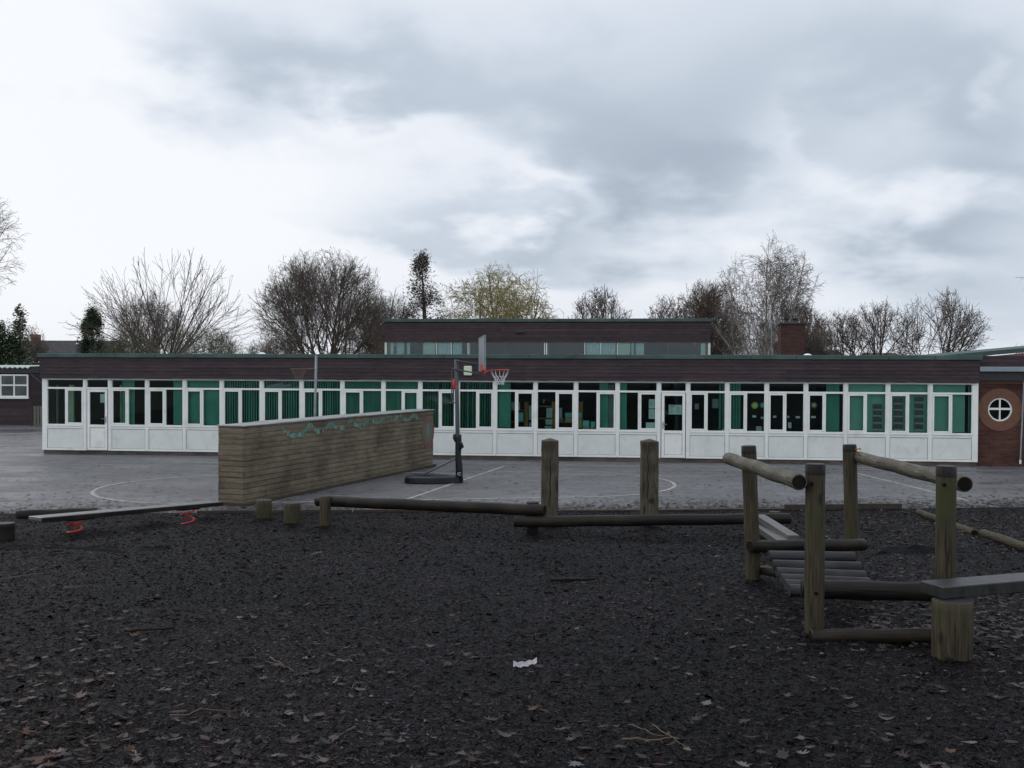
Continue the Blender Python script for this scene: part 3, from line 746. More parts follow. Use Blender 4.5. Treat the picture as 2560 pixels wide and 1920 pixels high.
def disc(px, py, rpx, v, m, m2, label):
    u = fu(px, v); z = zpx(px, py, v); p = BW(u, v, z); r = rpx*p.y/F
    mb = MB(); mb.poly([(r*math.cos(2*math.pi*k/20), 0, r*math.sin(2*math.pi*k/20)) for k in range(20)])
    mb.poly([(r*math.cos(2*math.pi*k/20), .004, r*math.sin(2*math.pi*k/20)) for k in range(20)][::-1])
    for k in range(20):
        a, b = 2*math.pi*k/20, 2*math.pi*(k+1)/20
        mb.quad((r*math.cos(a), 0, r*math.sin(a)), (r*math.cos(a), .004, r*math.sin(a)), (r*math.cos(b), .004, r*math.sin(b)), (r*math.cos(b), 0, r*math.sin(b)))
    o = mb.build('paper_disc', m); o.location = p; o.rotation_euler = (0, 0, FA)
    c = MB(); c.poly([(r*.5*math.cos(2*math.pi*k/12), -.002, r*.5*math.sin(2*math.pi*k/12)) for k in range(12)]); c.build('disc_centre', m2, o)
    tag(o, label, 'paper disc', 'paper discs hanging behind the glass')
MT['yellow'] = mat('yellow_card', (.5, .48, .06), rough=.7); MT['bluecard'] = mat('blue_card', (.15, .45, .5), rough=.7); MT['pinkcard'] = mat('pink_card', (.4, .16, .14), rough=.7)
disc(1887, 1013.5, 8.5, .22, 'yellow', 'cream', 'round yellow paper disc behind the glass')
disc(1907.5, 1013, 7.5, .22, 'bluecard', 'paper', 'round pale blue paper disc beside the yellow one')
disc(2035, 1013, 7.5, .22, 'pinkcard', 'cream', 'round pink paper disc behind the glass of a narrow casement')
for (x, y, w, lab) in [(1886, 1041, 10, 'small white label strip hanging below the yellow paper disc'), (1906, 1044.5, 7, 'small white label strip hanging below the blue paper disc'),
                  (1937, 1041.5, 8, 'small white label strip in the casement right of the blue paper disc'), (1971, 1042, 5, 'shortest white label strip, close to a window post'),
                  (1995, 1043, 10, 'small white label strip alone in the fixed pane two panes right of the blue disc'), (2034, 1042.5, 12, 'long white label strip hanging below the pink paper disc')]:
    sheet(x-w/2, x+w/2, y-2.6, y+2.6, lab, v=.24, cat='label strip', name='label_strip', group='white label strips behind the glass')
sheet(1891, 1905, 1066, 1079, 'white rack of papers on the sill below the yellow disc', v=.3, extra=lines(1, 4), cat='paper rack', name='paper_rack')
sheet(1971, 1979, 1056, 1070, 'white sheet low in the corner of a fixed pane', v=.3)
sheet(1805, 1812, 1072, 1079, 'small white box on the sill by a window post', v=.15)
# class photographs stuck to the right-hand blinds
MT['photo'] = mat('class_photo', (.03, .03, .035), (.16, .12, .11), 26, .4, detail=3)
for ci, (x, ys, nm) in enumerate([(2194, [1017, 1033, 1050, 1067], 'first'), (2246, [1002, 1018, 1034, 1051, 1067], 'second'), (2298, [999, 1016, 1033, 1051, 1068], 'third')]):
    for k, y in enumerate(ys):
        pos = ['topmost', 'second', 'third', 'fourth', 'lowest'][k] if k < len(ys)-1 else 'lowest'
        def band(o, w, h):
            m = MB(); m.box(0, w, -.003, -.0005, -.02, h*.10); m.build('pale_mount', 'boxgrey', o)
        sheet(x-11, x+11, y-6.5, y+6.5, f'{pos} dark class photograph in the {nm} column on the pale green blinds', 'photo', v=.10, cat='photograph', name='class_photograph', group='class photographs on the green blinds', extra=band)
# grey hill shapes along the transom: a reflection in the glass built as cutouts
def hills():
    v = .1; u0, u1 = fu(662, v), fu(750, v); z0 = ZTR1+.003; m = MB(); top = []
    for k in range(33):
        t = k/32; zz = .02 + .13*max(0, math.sin(t*3.6))**.6*(t < .52) + .11*max(0, math.sin((t-.42)*5.5))**.7*(.42 < t < .75) + .10*max(0, (t-.75)*4)**1.5
        top.append((t*(u1-u0), zz))
    for a, b in zip(top[:-1], top[1:]):
        m.quad((a[0], 0, 0), (b[0], 0, 0), (b[0], 0, b[1]), (a[0], 0, a[1])); m.quad((a[0], .003, 0), (a[0], .003, a[1]), (b[0], .003, b[1]), (b[0], .003, 0))
    o = m.build('reflection_cutout', 'ink'); o.location = BW(u0, v, z0); o.rotation_euler = (0, 0, FA)
    tag(o, 'grey hill-shaped reflection made as a flat cutout along the top pane', 'paper cutout')
hills()
# shelves and boxes in the middle classroom
def shelf_unit(px0, px1, rows, v, label, posts):
    u0, u1 = fu(px0, v), fu(px1, v); t = empty('bookcase', BW(u0, v, .09), FA, label, 'bookcase', 'wooden bookcases in the classroom')
    for p in posts:
        u = fu(p, v) - u0; m = MB(); m.box(u-.06, u+.06, 0, .3, 0, zpx(p, 1004, v)-.09, b=.005); m.build('side_panel', 'wood', t)
    for r in rows:
        z = zpx(px0, r, v)-.09; m = MB(); m.box(.0, u1-u0, .01, .29, z-.015, z+.015); m.build('shelf', 'wood', t)
    return t
shelf_unit(1277, 1319, (1026, 1055, 1082), .55, 'wooden bookcase with crowded shelves beside the green blind', (1316,))
shelf_unit(1346, 1385, (1016, 1046, 1074), .55, 'wooden bookcase seen in the pane with the white question mark', (1384,))
shelf_unit(1397, 1455, (1056, 1084), .55, 'low wooden bookcase carrying blue and tan boxes', (1452,))
BX = [(1278, 1300, 1005, 1025, 'boxgrey', 'pale grey tub on the top shelf beside the green blind'), (1295, 1308, 1032, 1054, 'boxblue', 'stack of pale blue trays in the first casement right of the hoop'),
      (1322, 1331, 1014, 1050, 'boxgrey', 'grey folder standing right of the orange shelf post'), (1323, 1330, 1056, 1076, 'boxblue', 'teal box low beside the orange shelf post'),
      (1366, 1381, 1020, 1045, 'boxgrey', 'pale sheet of card leaning on the middle shelf'), (1364, 1381, 1048, 1062, 'boxgrey', 'pale folded paper under the leaning card'), (1362, 1380, 1065, 1073, 'boxblue', 'flat teal box on the lowest shelf of the question mark pane'),
      (1398, 1405, 1020, 1045, 'boxgrey', 'grey file upright beside a wicker handle'), (1397, 1408, 1045, 1055, 'pinkcard', 'maroon box below the grey file'),
      (1413, 1430, 1032, 1044, 'boxblue', 'bright blue box on top of the tan box'), (1413, 1430, 1044.5, 1056, 'boxtan', 'tan cardboard box under the bright blue box'),
      (1447, 1454, 1032, 1044, 'boxblue', 'narrow blue box just left of a dark pane'), (1448, 1454, 1044.5, 1070, 'boxtan', 'tan box under the narrow blue box'),
      (1457, 1473, 1052, 1067, 'boxblue', 'blue and white carton on the sill, left of a pair'), (1457, 1474, 1067.5, 1074, 'boxtan', 'tan tray under the blue and white carton'),
      (1477, 1488, 1054, 1067, 'boxblue', 'plain blue carton on the sill, right of a pair'), (1476, 1489, 1067.5, 1074, 'boxtan', 'tan tray under the plain blue carton')]
for (a, b, c, d, mm, lab) in BX:
    placed('storage_box', 0, c, d, a, b, .42 if a < 1440 else .22, .2, mm, lab, 'box', 'boxes on the classroom shelves', b=.006)
# pale interior posts
for a, b, lab in [(133, 143, 'pale door frame standing inside the leftmost window'), (172, 184, 'cream post inside the casement next to the left-hand door'), (300, 305.5, 'thin pale post beside the green blind right of the left-hand door'),
                  (1521, 1535, 'pale green cupboard end inside the window two bays left of the right-hand door'), (1242, 1246, 'thin grey rail at the left edge of the bookcase window'), (2101, 2107, 'cream strip beside the last dark window')]:
    placed('interior_post', 0, 962, 1075, a, b, .6, .08, 'cream' if 'cream' in lab else 'pale', lab, 'post')
def question_mark():
    c = bpy.data.curves.new('question_mark', 'FONT'); c.body = '?'; c.size = .17; c.extrude = .002
    o = bpy.data.objects.new('tmp', c); COL.objects.link(o); bpy.context.view_layer.update()
    me = bpy.data.meshes.new_from_object(o.evaluated_get(bpy.context.evaluated_depsgraph_get())); bpy.data.objects.remove(o)
    q = bpy.data.objects.new('question_mark', me); COL.objects.link(q); me.materials.clear(); me.materials.append(MT['paper'])
    q.location = BW(fu(1357, .3), .3, zpx(1357, 1008, .3)); q.rotation_euler = (math.pi/2, 0, FA)
    tag(q, 'white paper question mark stuck high in a classroom window', 'paper sign')
question_mark()

# ================================================================== UPPER BLOCK behind
UOFF = 9.0
def build_upper():
    def uu(px): return fu(px, UOFF)
    u0, u1 = uu(962), uu(1776); base = empty('upper_block', BW(u0, UOFF, 0), FA, 'raised dark-boarded hall block with a strip of clerestory windows behind the long roof', 'building')
    w = u1-u0
    zt = zpx(1370, 796.5, UOFF); zg = zt-.13; zw = zpx(1370, 856.5, UOFF)
    m = MB(); nb = 9; h = (zg-zw)/nb
    for i in range(nb):
        zb = zw+i*h
        m.quad((0, -.022, zb), (w, -.022, zb), (w, -.006, zb+h), (0, -.006, zb+h)); m.quad((0, -.006, zb), (w, -.006, zb), (w, -.022, zb), (0, -.022, zb))
        m.quad((-.0, 9, zb), (0, -.022, zb), (0, -.006, zb+h), (0, 9, zb+h)); m.quad((w, -.022, zb), (w, 9, zb), (w, 9, zb+h), (w, -.006, zb+h))
    m.quad((0, 0, zw), (0, .2, zw), (w, .2, zw), (w, 0, zw))
    m.build('fascia_boarding', 'fascia', base)
    m = MB()
    for i in range(8): m.box(-.05+(w+.1)*i/8, -.05+(w+.1)*(i+1)/8-.004, -.08, .12, zg, zt+rnd.uniform(-.004, .004), b=.01)
    m.box(-.05, w+.05, .121, 9, zg, zt-.02); m.build('roof_edge_trim', 'felt', base)
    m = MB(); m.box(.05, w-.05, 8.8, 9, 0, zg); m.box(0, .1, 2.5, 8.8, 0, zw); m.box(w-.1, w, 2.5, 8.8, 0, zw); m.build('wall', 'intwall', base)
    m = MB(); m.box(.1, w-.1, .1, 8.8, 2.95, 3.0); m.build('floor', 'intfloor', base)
    z0 = 3.0
    def ux(px): return uu(px)-u0
    X = lambda c: 940+c*.3888
    for (a, b, mm, nm) in [(55, 68, 'pale', 'mullion'), (1080, 1085, 'paper', 'mullion'), (1086, 1092, 'gasket', 'mullion'), (1092, 1098, 'paper', 'mullion'), (2133, 2148, 'pale', 'mullion')] + \
        [(c-2.5, c+2.5, 'gasket', 'mullion') for c in (125, 270, 381, 584, 833, 1545, 1662, 1878, 2120)] + [(c-2, c+2, 'paper', 'mullion') for c in (387, 483, 590, 1341, 1443, 1550)]:
        m = MB(); m.box(ux(X(a)), ux(X(b)), -.0, .06, z0, zw-.001); m.build(nm, mm, base)
    m = MB(); m.box(0, w, .02, .026, z0, zw-.002); m.build('pane', 'glass', base)
    MT['bluecurtain'] = mat('pale_blue_curtain', (.52, .60, .66), (.66, .73, .78), 8, .9)
    for (a, b) in [(130, 178), (195, 215), (392, 478), (490, 550), (1350, 1438), (1447, 1540), (1668, 1722), (1640, 1658), (1100, 1104)]:
        m = MB(); xa, xb = ux(X(a)), ux(X(b)); n = max(4, int((xb-xa)/.03))
        for k in range(n):
            p, q = xa+(xb-xa)*k/n, xa+(xb-xa)*(k+1)/n
            m.quad((p, .085+.02*math.sin(k*2.2), z0), (q, .085+.02*math.sin((k+1)*2.2), z0), (q, .085+.02*math.sin((k+1)*2.2), zw), (p, .085+.02*math.sin(k*2.2), zw))
        m.build('curtain', 'bluecurtain', base)
    for (a, b) in [(90, 110), (300, 378), (592, 603), (1552, 1633), (2088, 2116)]:
        m = MB(); m.box(ux(X(a)), ux(X(b)), .08, .1, z0, zw-.003); m.build('infill_board', 'pale', base)
    m = MB(); u = ux(1420-130); 
    fx = ux(1300); m.box(fx-.18, fx+.18, -.1, -.023, zw+.38, zw+.46, b=.01); m.build('wall_light', 'dark', base)
build_upper()
# flue stack, flagpole
def build_stack():
    v = 7.0; p0 = fu(1951, v); p1 = fu(2011, v); w = p1-p0
    t = empty('chimney_stack', BW(p0, v, 0), FA, 'broad red-brown brick boiler chimney with two dark pots behind the long roof', 'chimney')
    zt = zpx(1980, 806, v); m = MB(); m.box(0, w, 0, .8, 3.0, zt-.07); m.build('brick_shaft', 'chim', t)
    m = MB(); m.box(-.05, w+.05, -.05, .85, zt-.07, zt, b=.01); m.build('cap', 'dark', t)
    for k in (.3, .68):
        m = MB(); m.tube([(w*k, .4, zt), (w*k, .4, zt+.08), (w*k, .4, zt+.16)], [.09, .075, .1], 12); m.build('chimney_pot', 'dark', t)
    m = MB(); x = -.32; m.tube([(x, .1, 3.0), (x, .1, zt)], .022, 6); m.tube([(x, .1, zt), (x-.65, .1, zt)], .012, 6); m.build('vent_pipe', 'metal', t)
build_stack()
m = MB(); p = AT(1185, 760, 47); m.tube([(p.x, p.y, 0), (p.x, p.y, 3), p], [.06, .05, .025], 8); m.tube([(p.x, p.y, p.z), (p.x, p.y, p.z+.05)], .04, 8)
tag(m.build('flagpole', 'paper'), 'slim white flagpole rising behind the upper roof in front of the yellowish willow', 'flagpole')

# ================================================================== RIGHT BRICK BLOCK
def build_right():
    u0 = FLEN+.006; t = empty('brick_block', BW(u0, .1, 0), FA, 'dark red brick block with a round white window and green roof at the right edge', 'building')
    yw = 0.12
    def lx(px): return fu(px, .22)-u0
    def lz(px, py): return zpx(px, py, .22)
    cx, cz = lx(2500.6), lz(2500, 1024); rr = .345; ro = .62
    zs = lz(2500, 959.5); x1 = 9.0
    m = MB(); n = 48
    # wall face with round hole: square patch round the opening, then strips
    s = .8
    circ = []; sq = []
    for k in range(n):
        a = 2*math.pi*k/n; c, d = math.cos(a), math.sin(a); q = s/max(abs(c), abs(d))
        circ.append((cx+rr*c, yw, cz+rr*d)); sq.append((cx+q*c, yw, min(cz+q*d, zs)))
    for k in range(n):
        k2 = (k+1) % n; m.quad(circ[k], circ[k2], sq[k2], sq[k])
        a, b = circ[k], circ[k2]; m.quad(a, (a[0], yw+.2, a[2]), (b[0], yw+.2, b[2]), b)
    top = min(cz+s, zs)
    m.quad((0, yw, 0), (cx-s, yw, 0), (cx-s, yw, zs), (0, yw, zs)) if cx-s > 0 else None
    m.quad((cx+s, yw, 0), (x1, yw, 0), (x1, yw, zs), (cx+s, yw, zs)); m.quad((max(cx-s, -.0), yw, 0), (cx+s, yw, 0), (cx+s, yw, cz-s), (max(cx-s, 0), yw, cz-s))
    if top < zs: m.quad((cx-s, yw, top), (cx+s, yw, top), (cx+s, yw, zs), (cx-s, yw, zs))
    m.build('brick_wall', 'brick', t)
    m = MB(); m.box(.0, x1, yw-.004, yw+.08, zs+.001, zs+.075); m.build('soldier_course', 'orange', t)
    # surround ring
    m = MB()
    for k in range(64):
        a, b = 2*math.pi*k/64, 2*math.pi*(k+1)/64
        P = lambda r, th, y: (cx+r*math.cos(th), y, cz+r*math.sin(th))
        m.quad(P(rr, a, yw-.012), P(rr, b, yw-.012), P(ro, b, yw-.012), P(ro, a, yw-.012))
        m.quad(P(ro, a, yw-.012), P(ro, b, yw-.012), P(ro, b, yw+.01), P(ro, a, yw+.01)); m.quad(P(rr, a, yw-.012), P(rr, a, yw+.1), P(rr, b, yw+.1), P(rr, b, yw-.012))
    m.build('round_brick_surround', 'orange', t)
    fr = MB()
    for k in range(48):
        a, b = 2*math.pi*k/48, 2*math.pi*(k+1)/48
        P = lambda r, th, y: (cx+r*math.cos(th), y, cz+r*math.sin(th))
        for (r0, r1, y) in ((rr-.045, rr-.001, yw+.02),):
            fr.quad(P(r0, a, y), P(r0, b, y), P(r1, b, y), P(r1, a, y)); fr.quad(P(r0, a, y), P(r0, a, y+.05), P(r0, b, y+.05), P(r0, b, y))
    fr.box(cx-rr+.04, cx+rr-.04, yw+.015, yw+.06, cz-.01, cz+.05); fr.box(cx-.02, cx+.02, yw+.018, yw+.058, cz-rr+.04, cz-.011); fr.box(cx-.02, cx+.02, yw+.018, yw+.058, cz+.051, cz+rr-.04)
    w = fr.build('round_window', 'upvc', t)
    m = MB(); m.poly([(cx+(rr-.03)*math.cos(2*math.pi*k/32), yw+.045, cz+(rr-.03)*math.sin(2*math.pi*k/32)) for k in range(32)]); m.build('pane', 'glass', w)
    m = MB(); m.box(0, x1, yw+.9, yw+1.0, 0, 2.6); m.box(cx+1, cx+1.05, yw+.2, yw+.9, 0, 2.6); m.box(0, x1, yw+.201, yw+.899, zs+.06, zs+.07); m.build('inner_wall', 'intfloor', t)
    # soffit, grey flashing, eaves
    z1 = lz(2500, 951); z2 = lz(2500, 929); z3 = lz(2500, 917)
    m = MB(); m.box(0, x1, -.05, yw+.2, z1-.0, z2-.002); m.build('eaves_board', 'dark', t)
    m = MB(); m.box(-.0, x1, -.22, .1, z2, z3, b=.01); m.build('lead_flashing', 'lead', t)
    m = MB(); m.box(0.02, x1, .12, .3, z3-.05, lz(2500, 898)+.1); m.build('upper_boarding', 'fascia', t)
    # raking roof behind
    m = MB(); m2 = MB(); v0, v1 = .4, 6
    def L3(px, py, v): return Vector((fu(px, v+.1)-u0, v, zpx(px, py, v+.1)))
    a, b = L3(2345, 889, 1.2), L3(2560, 870, 1.2); d = (b-a); b = a + d*4.0; th = .13
    m.poly([a, b, b+Vector((0, 0, -th)), a+Vector((0, 0, -th))][::-1]); m.quad(a, b, b+Vector((0, 6, .0)), a+Vector((0, 6, 0)))
    m.build('raking_roof_trim', 'felt', t)
    a2, b2 = a+Vector((.3, .02, -th)), b+Vector((0, .02, -th)); m2.poly([a2, b2, b2+Vector((0, 0, -.2)), a2+Vector((0, 0, -.2))][::-1]); m2.build('maroon_verge_board', 'pinkboard', t)
    m = MB(); m.quad(a2+Vector((0, .02, -.15)), b2+Vector((0, .02, -.15)), Vector((b2.x, b2.y+.02, 0)), Vector((a2.x, a2.y+.02, 0))); m.build('rear_wall', 'fascia', t)
    # downpipe
    m = MB(); p0 = Vector((lx(2556.5), .02, lz(2556, 944))); p1 = Vector((lx(2549.5), .03, .18))
    m.tube([p0, p1], .022, 10); m.build('downpipe', 'lead', t)
    m = MB(); m.tube([p1+Vector((0, 0, .02)), p1+Vector((0, 0, -.1))], .03, 10); m.build('pipe_shoe', 'paper', t)
build_right()

# ================================================================== FAR LEFT: hut, lean-to, house
def build_left():
    Y0 = 49.0
    def at(px, py, Y=Y0): return AT(px, py, Y)
    xr = at(77, 1000).x; t = empty('classroom_hut', (xr, Y0, 0), 0, 'dark hut with white framed windows and corrugated roof at the left edge', 'hut')
    zz = lambda py, Y=Y0: AT(40, py, Y).z
    m = MB(); m.box(-9, 0, .02, 5, .0, zz(934)); m.build('wall', 'fascia', t)
    m = MB(); m.box(-9.1, .03, -.05, 5, zz(933), zz(918)); m.build('eaves_board', 'dark', t)
    m = MB(); n = 150
    for k in range(n):
        a, b = -9.15+9.2*k/n, -9.15+9.2*(k+1)/n; za = zz(917)+.03*math.sin(k*1.6); zb = zz(917)+.03*math.sin((k+1)*1.6)
        m.quad((a, -.2, za), (b, -.2, zb), (b, 5.1, zb+.06), (a, 5.1, za+.06)); m.quad((a, -.2, za-.05), (b, -.2, zb-.05), (b, -.2, zb), (a, -.2, za))
    m.build('corrugated_roof', 'pale', t)
    z0, z1 = zz(993), zz(936); 
    for j in range(3):
        xa = -.1-1.35-1.42*j; xb = xa+1.35; m = MB(); frame_ring(m, xa, xb, z0, z1, .07, -.06, .0); zm = (z0+z1)/2+.03
        m.box(xa+.07, xb-.07, -.055, -.002, zm-.035, zm+.035); m.box((xa+xb)/2-.035, (xa+xb)/2+.035, -.05, -.003, z0+.07, zm-.036); m.box((xa+xb)/2-.035, (xa+xb)/2+.035, -.05, -.003, zm+.036, z1-.07)
        m.box(xa, xb+.02, -.12, .0, z0-.07, z0-.002)
        w = m.build('window', 'upvc', t); g = MB(); g.box(xa+.06, xb-.06, -.03, -.02, z0+.05, z1-.05); g.build('pane', MT_pane, w)
    m = MB(); m.tube([(.02, -.1, zz(935)), (.55, -.1, zz(957))], .03, 6); m.build('roof_brace', 'dark', t)
    # lean-to roof and brick behind
    p = at(70, 960, 54); t2 = empty('brick_outhouse', (p.x, 54, 0), 0, 'small red brick outhouse with a grey sloping roof between the hut and the school', 'outhouse')
    z = lambda py: AT(90, py, 54).z
    m = MB(); m.box(.1, 3.5, .0, 3, 0, z(976)); m.build('wall', 'brickfar', t2)
    m = MB(); m.quad((0, -.15, z(976)), (3.6, -.15, z(976)), (3.6, 1.6, z(946)), (0, 1.6, z(946))); m.quad((0, -.15, z(976)-.05), (3.6, -.15, z(976)-.05), (3.6, -.15, z(976)), (0, -.15, z(976))); m.build('roof', 'lead', t2)
    # low plank fence
    a = G(76, 1066); b = AT(106, 1066, a.y); f = empty('plank_fence', a, 0, 'short fence of grey upright planks beside the dark hut', 'fence'); n = 8
    zt = AT(90, 1015, a.y).z
    for k in range(n):
        x = 1.2*k/n; m = MB(); m.box(x, x+.11, 0, .03, .03, zt + rnd.uniform(-.05, .03)); m.build('plank', 'greypaint' if k % 4 else 'edge', f)
    m = MB(); m.box(0, 1.2, .031, .08, .3, .4); m.build('rail', 'edge', f)
    # house
    Yh = 120.0; A = lambda px, py, Y=Yh: AT(px, py, Y)
    zr = A(150, 849).z; ze = A(150, 902).z; xl = A(20, 900).x; xrr = A(262, 900).x; xg = A(252, 900).x
    h = empty('brick_house', (xl, Yh, 0), 0, 'red brick house with a long dark tiled roof beyond the school', 'house')
    w = xrr-xl; wl = 0; dp = 4.2
    m = MB(); m.box(0, w-.4, 0, 2*dp, 0, ze)
    m.poly([(w-.4, 0, ze), (w-.4, 2*dp, ze), (w-.4, dp, zr-.1)]); m.build('wall', 'brickfar', h)
    m = MB()
    m.quad((-.3, -.4, ze-.1), (w, -.4, ze-.1), (w, dp, zr), (-.3, dp, zr)); m.quad((-.3, 2*dp+.4, ze-.1), (-.3, dp, zr), (w, dp, zr), (w, 2*dp+.4, ze-.1)); m.build('roof', 'rooftile', h)
    m = MB(); m.box(-.3, w, -.45, -.38, ze-.3, ze-.08)
    m.quad((w+.01, -.4, ze-.1), (w+.01, -.4, ze-.35), (w+.01, dp, zr-.25), (w+.01, dp, zr)); m.quad((w+.01, 2*dp+.4, ze-.1), (w+.01, dp, zr), (w+.01, dp, zr-.25), (w+.01, 2*dp+.4, ze-.35))
    m.box(0, w-.4, -.03, -.01, A(90, 940).z, A(90, 936).z); m.build('white_trim', 'upvc', h)
    for px in (85.5, 140, 200):
        x = A(px, 918).x-xl; fr = MB(); frame_ring(fr, x-.45, x+.45, A(85, 930).z, A(85, 907).z, .12, -.05, .01); ww = fr.build('window', 'upvc', h)
        g = MB(); g.box(x-.35, x+.35, -.02, -.01, A(85, 929).z, A(85, 908).z); g.build('pane', MT_pane, ww)
    x = A(48, 850).x-xl; m = MB(); m.box(x-.45, x+.45, dp-.5, dp+.4, zr-.6, A(48, 833).z); m.build('chimney', 'brickfar', h)
    x = A(163, 860).x-xl; m = MB(); m.box(x-.2, x+.2, 3.4, 3.7, zr-.75, zr-.25, b=.03); m.build('roof_vent', 'paper', h)
MT_pane = mat('far_window_glass', (.02, .03, .035), (.10, .12, .12), 1.2, .08, spec=.8)
build_left()
def far_roof(px0, px1, py, Y, label):
    a, b = AT(px0, py, Y), AT(px1, py, Y); t = empty('far_house', (a.x, Y, 0), 0, label, 'house', 'houses with brown roofs beyond the trees'); w = b.x-a.x; ze = 2.6
    m = MB(); m.box(.4, w-.4, .4, 7.6, 0, ze); m.build('wall', 'brickfar', t)
    m = MB(); h = a.z; i = w*.22; m.quad((0, 0, ze), (w, 0, ze), (w-i, 4, h), (i, 4, h)); m.quad((w, 8, ze), (0, 8, ze), (i, 4, h), (w-i, 4, h)); m.poly([(0, 8, ze), (0, 0, ze), (i, 4, h)]); m.poly([(w, 0, ze), (w, 8, ze), (w-i, 4, h)]); m.build('roof', MT['hip'], t)
MT['hip'] = mat('brown_roof', (.07, .055, .04), (.10, .08, .06), 3, .9)
far_roof(2025, 2170, 873, 75, 'brown hipped roof just right of the brick chimney, among bare trees')
far_roof(2170, 2320, 880, 80, 'lower brown hipped roof under the rightmost bare trees')

# ================================================================== TIMBER-MARKED WALL
WA = G(610, 1265); WB = G(1083, 1166)
WD = (WB-WA); WLEN = WD.length; WANG = math.atan2(WD.y, WD.x)
def build_wall():
    t = empty('playground_wall', WA, WANG, 'long thick board-marked grey-brown wall with a painted green snake', 'wall')
    H_ = 1.60; Wd = .62; R = random.Random(5)
    # courses of long boards with small relief
    nc = 14; h = H_/nc; m = MB()
    for r in range(nc):
        z0 = r*h; x = -R.uniform(0, .8)
        while x < WLEN:
            l = R.uniform(.7, 1.9); a, b = max(0, x), min(WLEN, x+l)
            if b-a > .03: m.box(a, b, R.uniform(-.007, .007), .02, z0+R.uniform(.0, .003), z0+h-R.uniform(.001, .004), b=.0025)
            x += l
        m.box(R.uniform(-.008, .006), .03, .021, Wd+R.uniform(-.004, .004), z0, z0+h-R.uniform(.001, .004), b=.003)
    m.box(.031, WLEN, .0201, Wd-.006, 0, H_-.01)
    m.build('wall_body', 'concrete', t)
    m = MB(); n = 7
    for k in range(n):
        a, b = -.03+(WLEN+.05)*k/n, -.03+(WLEN+.05)*(k+1)/n-.006; dz = R.uniform(-.006, .006)
        m.box(a, b, -.03, Wd+.04, H_+.001, H_+.03+dz, b=.006)
    m.build('capping', 'wallcap', t)
    m = MB(); m.box(-.05, WLEN+.08, -.07, Wd+.05, -.1, .06, b=.01); m.build('footing', 'edge', t)
    # painted snake (front face, y<0)
    def wx(px):  # distance along the wall for a column
        r = ray(px, 1060); d = Vector((math.cos(WANG), math.sin(WANG)))
        return ((WA.y)*r.x - WA.x*r.y) / (d.x*r.y - d.y*r.x)
    def wz(px, py):
        u = wx(px); Yd = WA.y+math.sin(WANG)*u; r = ray(px, py); return EYE.z+r.z*Yd/r.y
    cr = lambda cx_, cy_: (500+cx_*.2893, 840+cy_*.2893)
    C = [(705, 780), (735, 830), (775, 862), (830, 858), (885, 845), (915, 800), (950, 765), (985, 800), (1010, 825), (1070, 820), (1095, 785), (1130, 750), (1165, 785), (1200, 800), (1245, 790), (1270, 750), (1300, 728), (1335, 765), (1375, 780), (1420, 765), (1445, 730), (1475, 722), (1510, 745), (1545, 745), (1575, 715), (1605, 695), (1635, 720), (1665, 735), (1690, 705), (1725, 685), (1760, 720), (1800, 725), (1830, 690), (1855, 685), (1880, 715)]
    P = []
    for (a, b) in C: px, py = cr(a, b); P.append(Vector((wx(px), wz(px, py))))
    # resample
    Q = []
    for a, b in zip(P[:-1], P[1:]):
        for k in range(3): Q.append(a+(b-a)*k/3)
    Q.append(P[-1]); m = MB(); yf = -.0105
    for i in range(len(Q)-1):
        a, b = Q[i], Q[i+1]; d = (b-a).normalized(); nn = Vector((-d.y, d.x)); wv = (.052+.012*math.sin(i*1.9))*(1.0 if i > 4 else .4+.12*i)
        if R.random() < .2: continue
        m.quad((a.x-nn.x*wv, yf, a.y-nn.y*wv), (b.x-nn.x*wv*.8, yf, b.y-nn.y*wv), (b.x+nn.x*wv, yf, b.y+nn.y*wv*.9), (a.x+nn.x*wv, yf, a.y+nn.y*wv), mi=1 if R.random() < .22 else 0)
    m.build('painted_snake', ['teal', 'tealpale'], t)
    # painted oval face
    cx_, cz_ = wx(1070), wz(1070, 1075)
    def oval(rx, rz, y, mat_, name, cz2=cz_, half=False):
        m = MB(); pts = []
        for k in range(40):
            th = 2*math.pi*k/40
            pts.append((cx_+rx*math.cos(th), y, cz2+rz*math.sin(th)*(1 if math.sin(th) > 0 else 1.35)))
        m.poly(pts); m.build(name, mat_, t)
    oval(.40, .40, -.0085, 'maroonpaint', 'painted_oval'); oval(.26, .26, -.0105, 'greypaint', 'oval_centre', cz_-.02); oval(.07, .16, -.0115, 'teal', 'oval_mark')
build_wall()

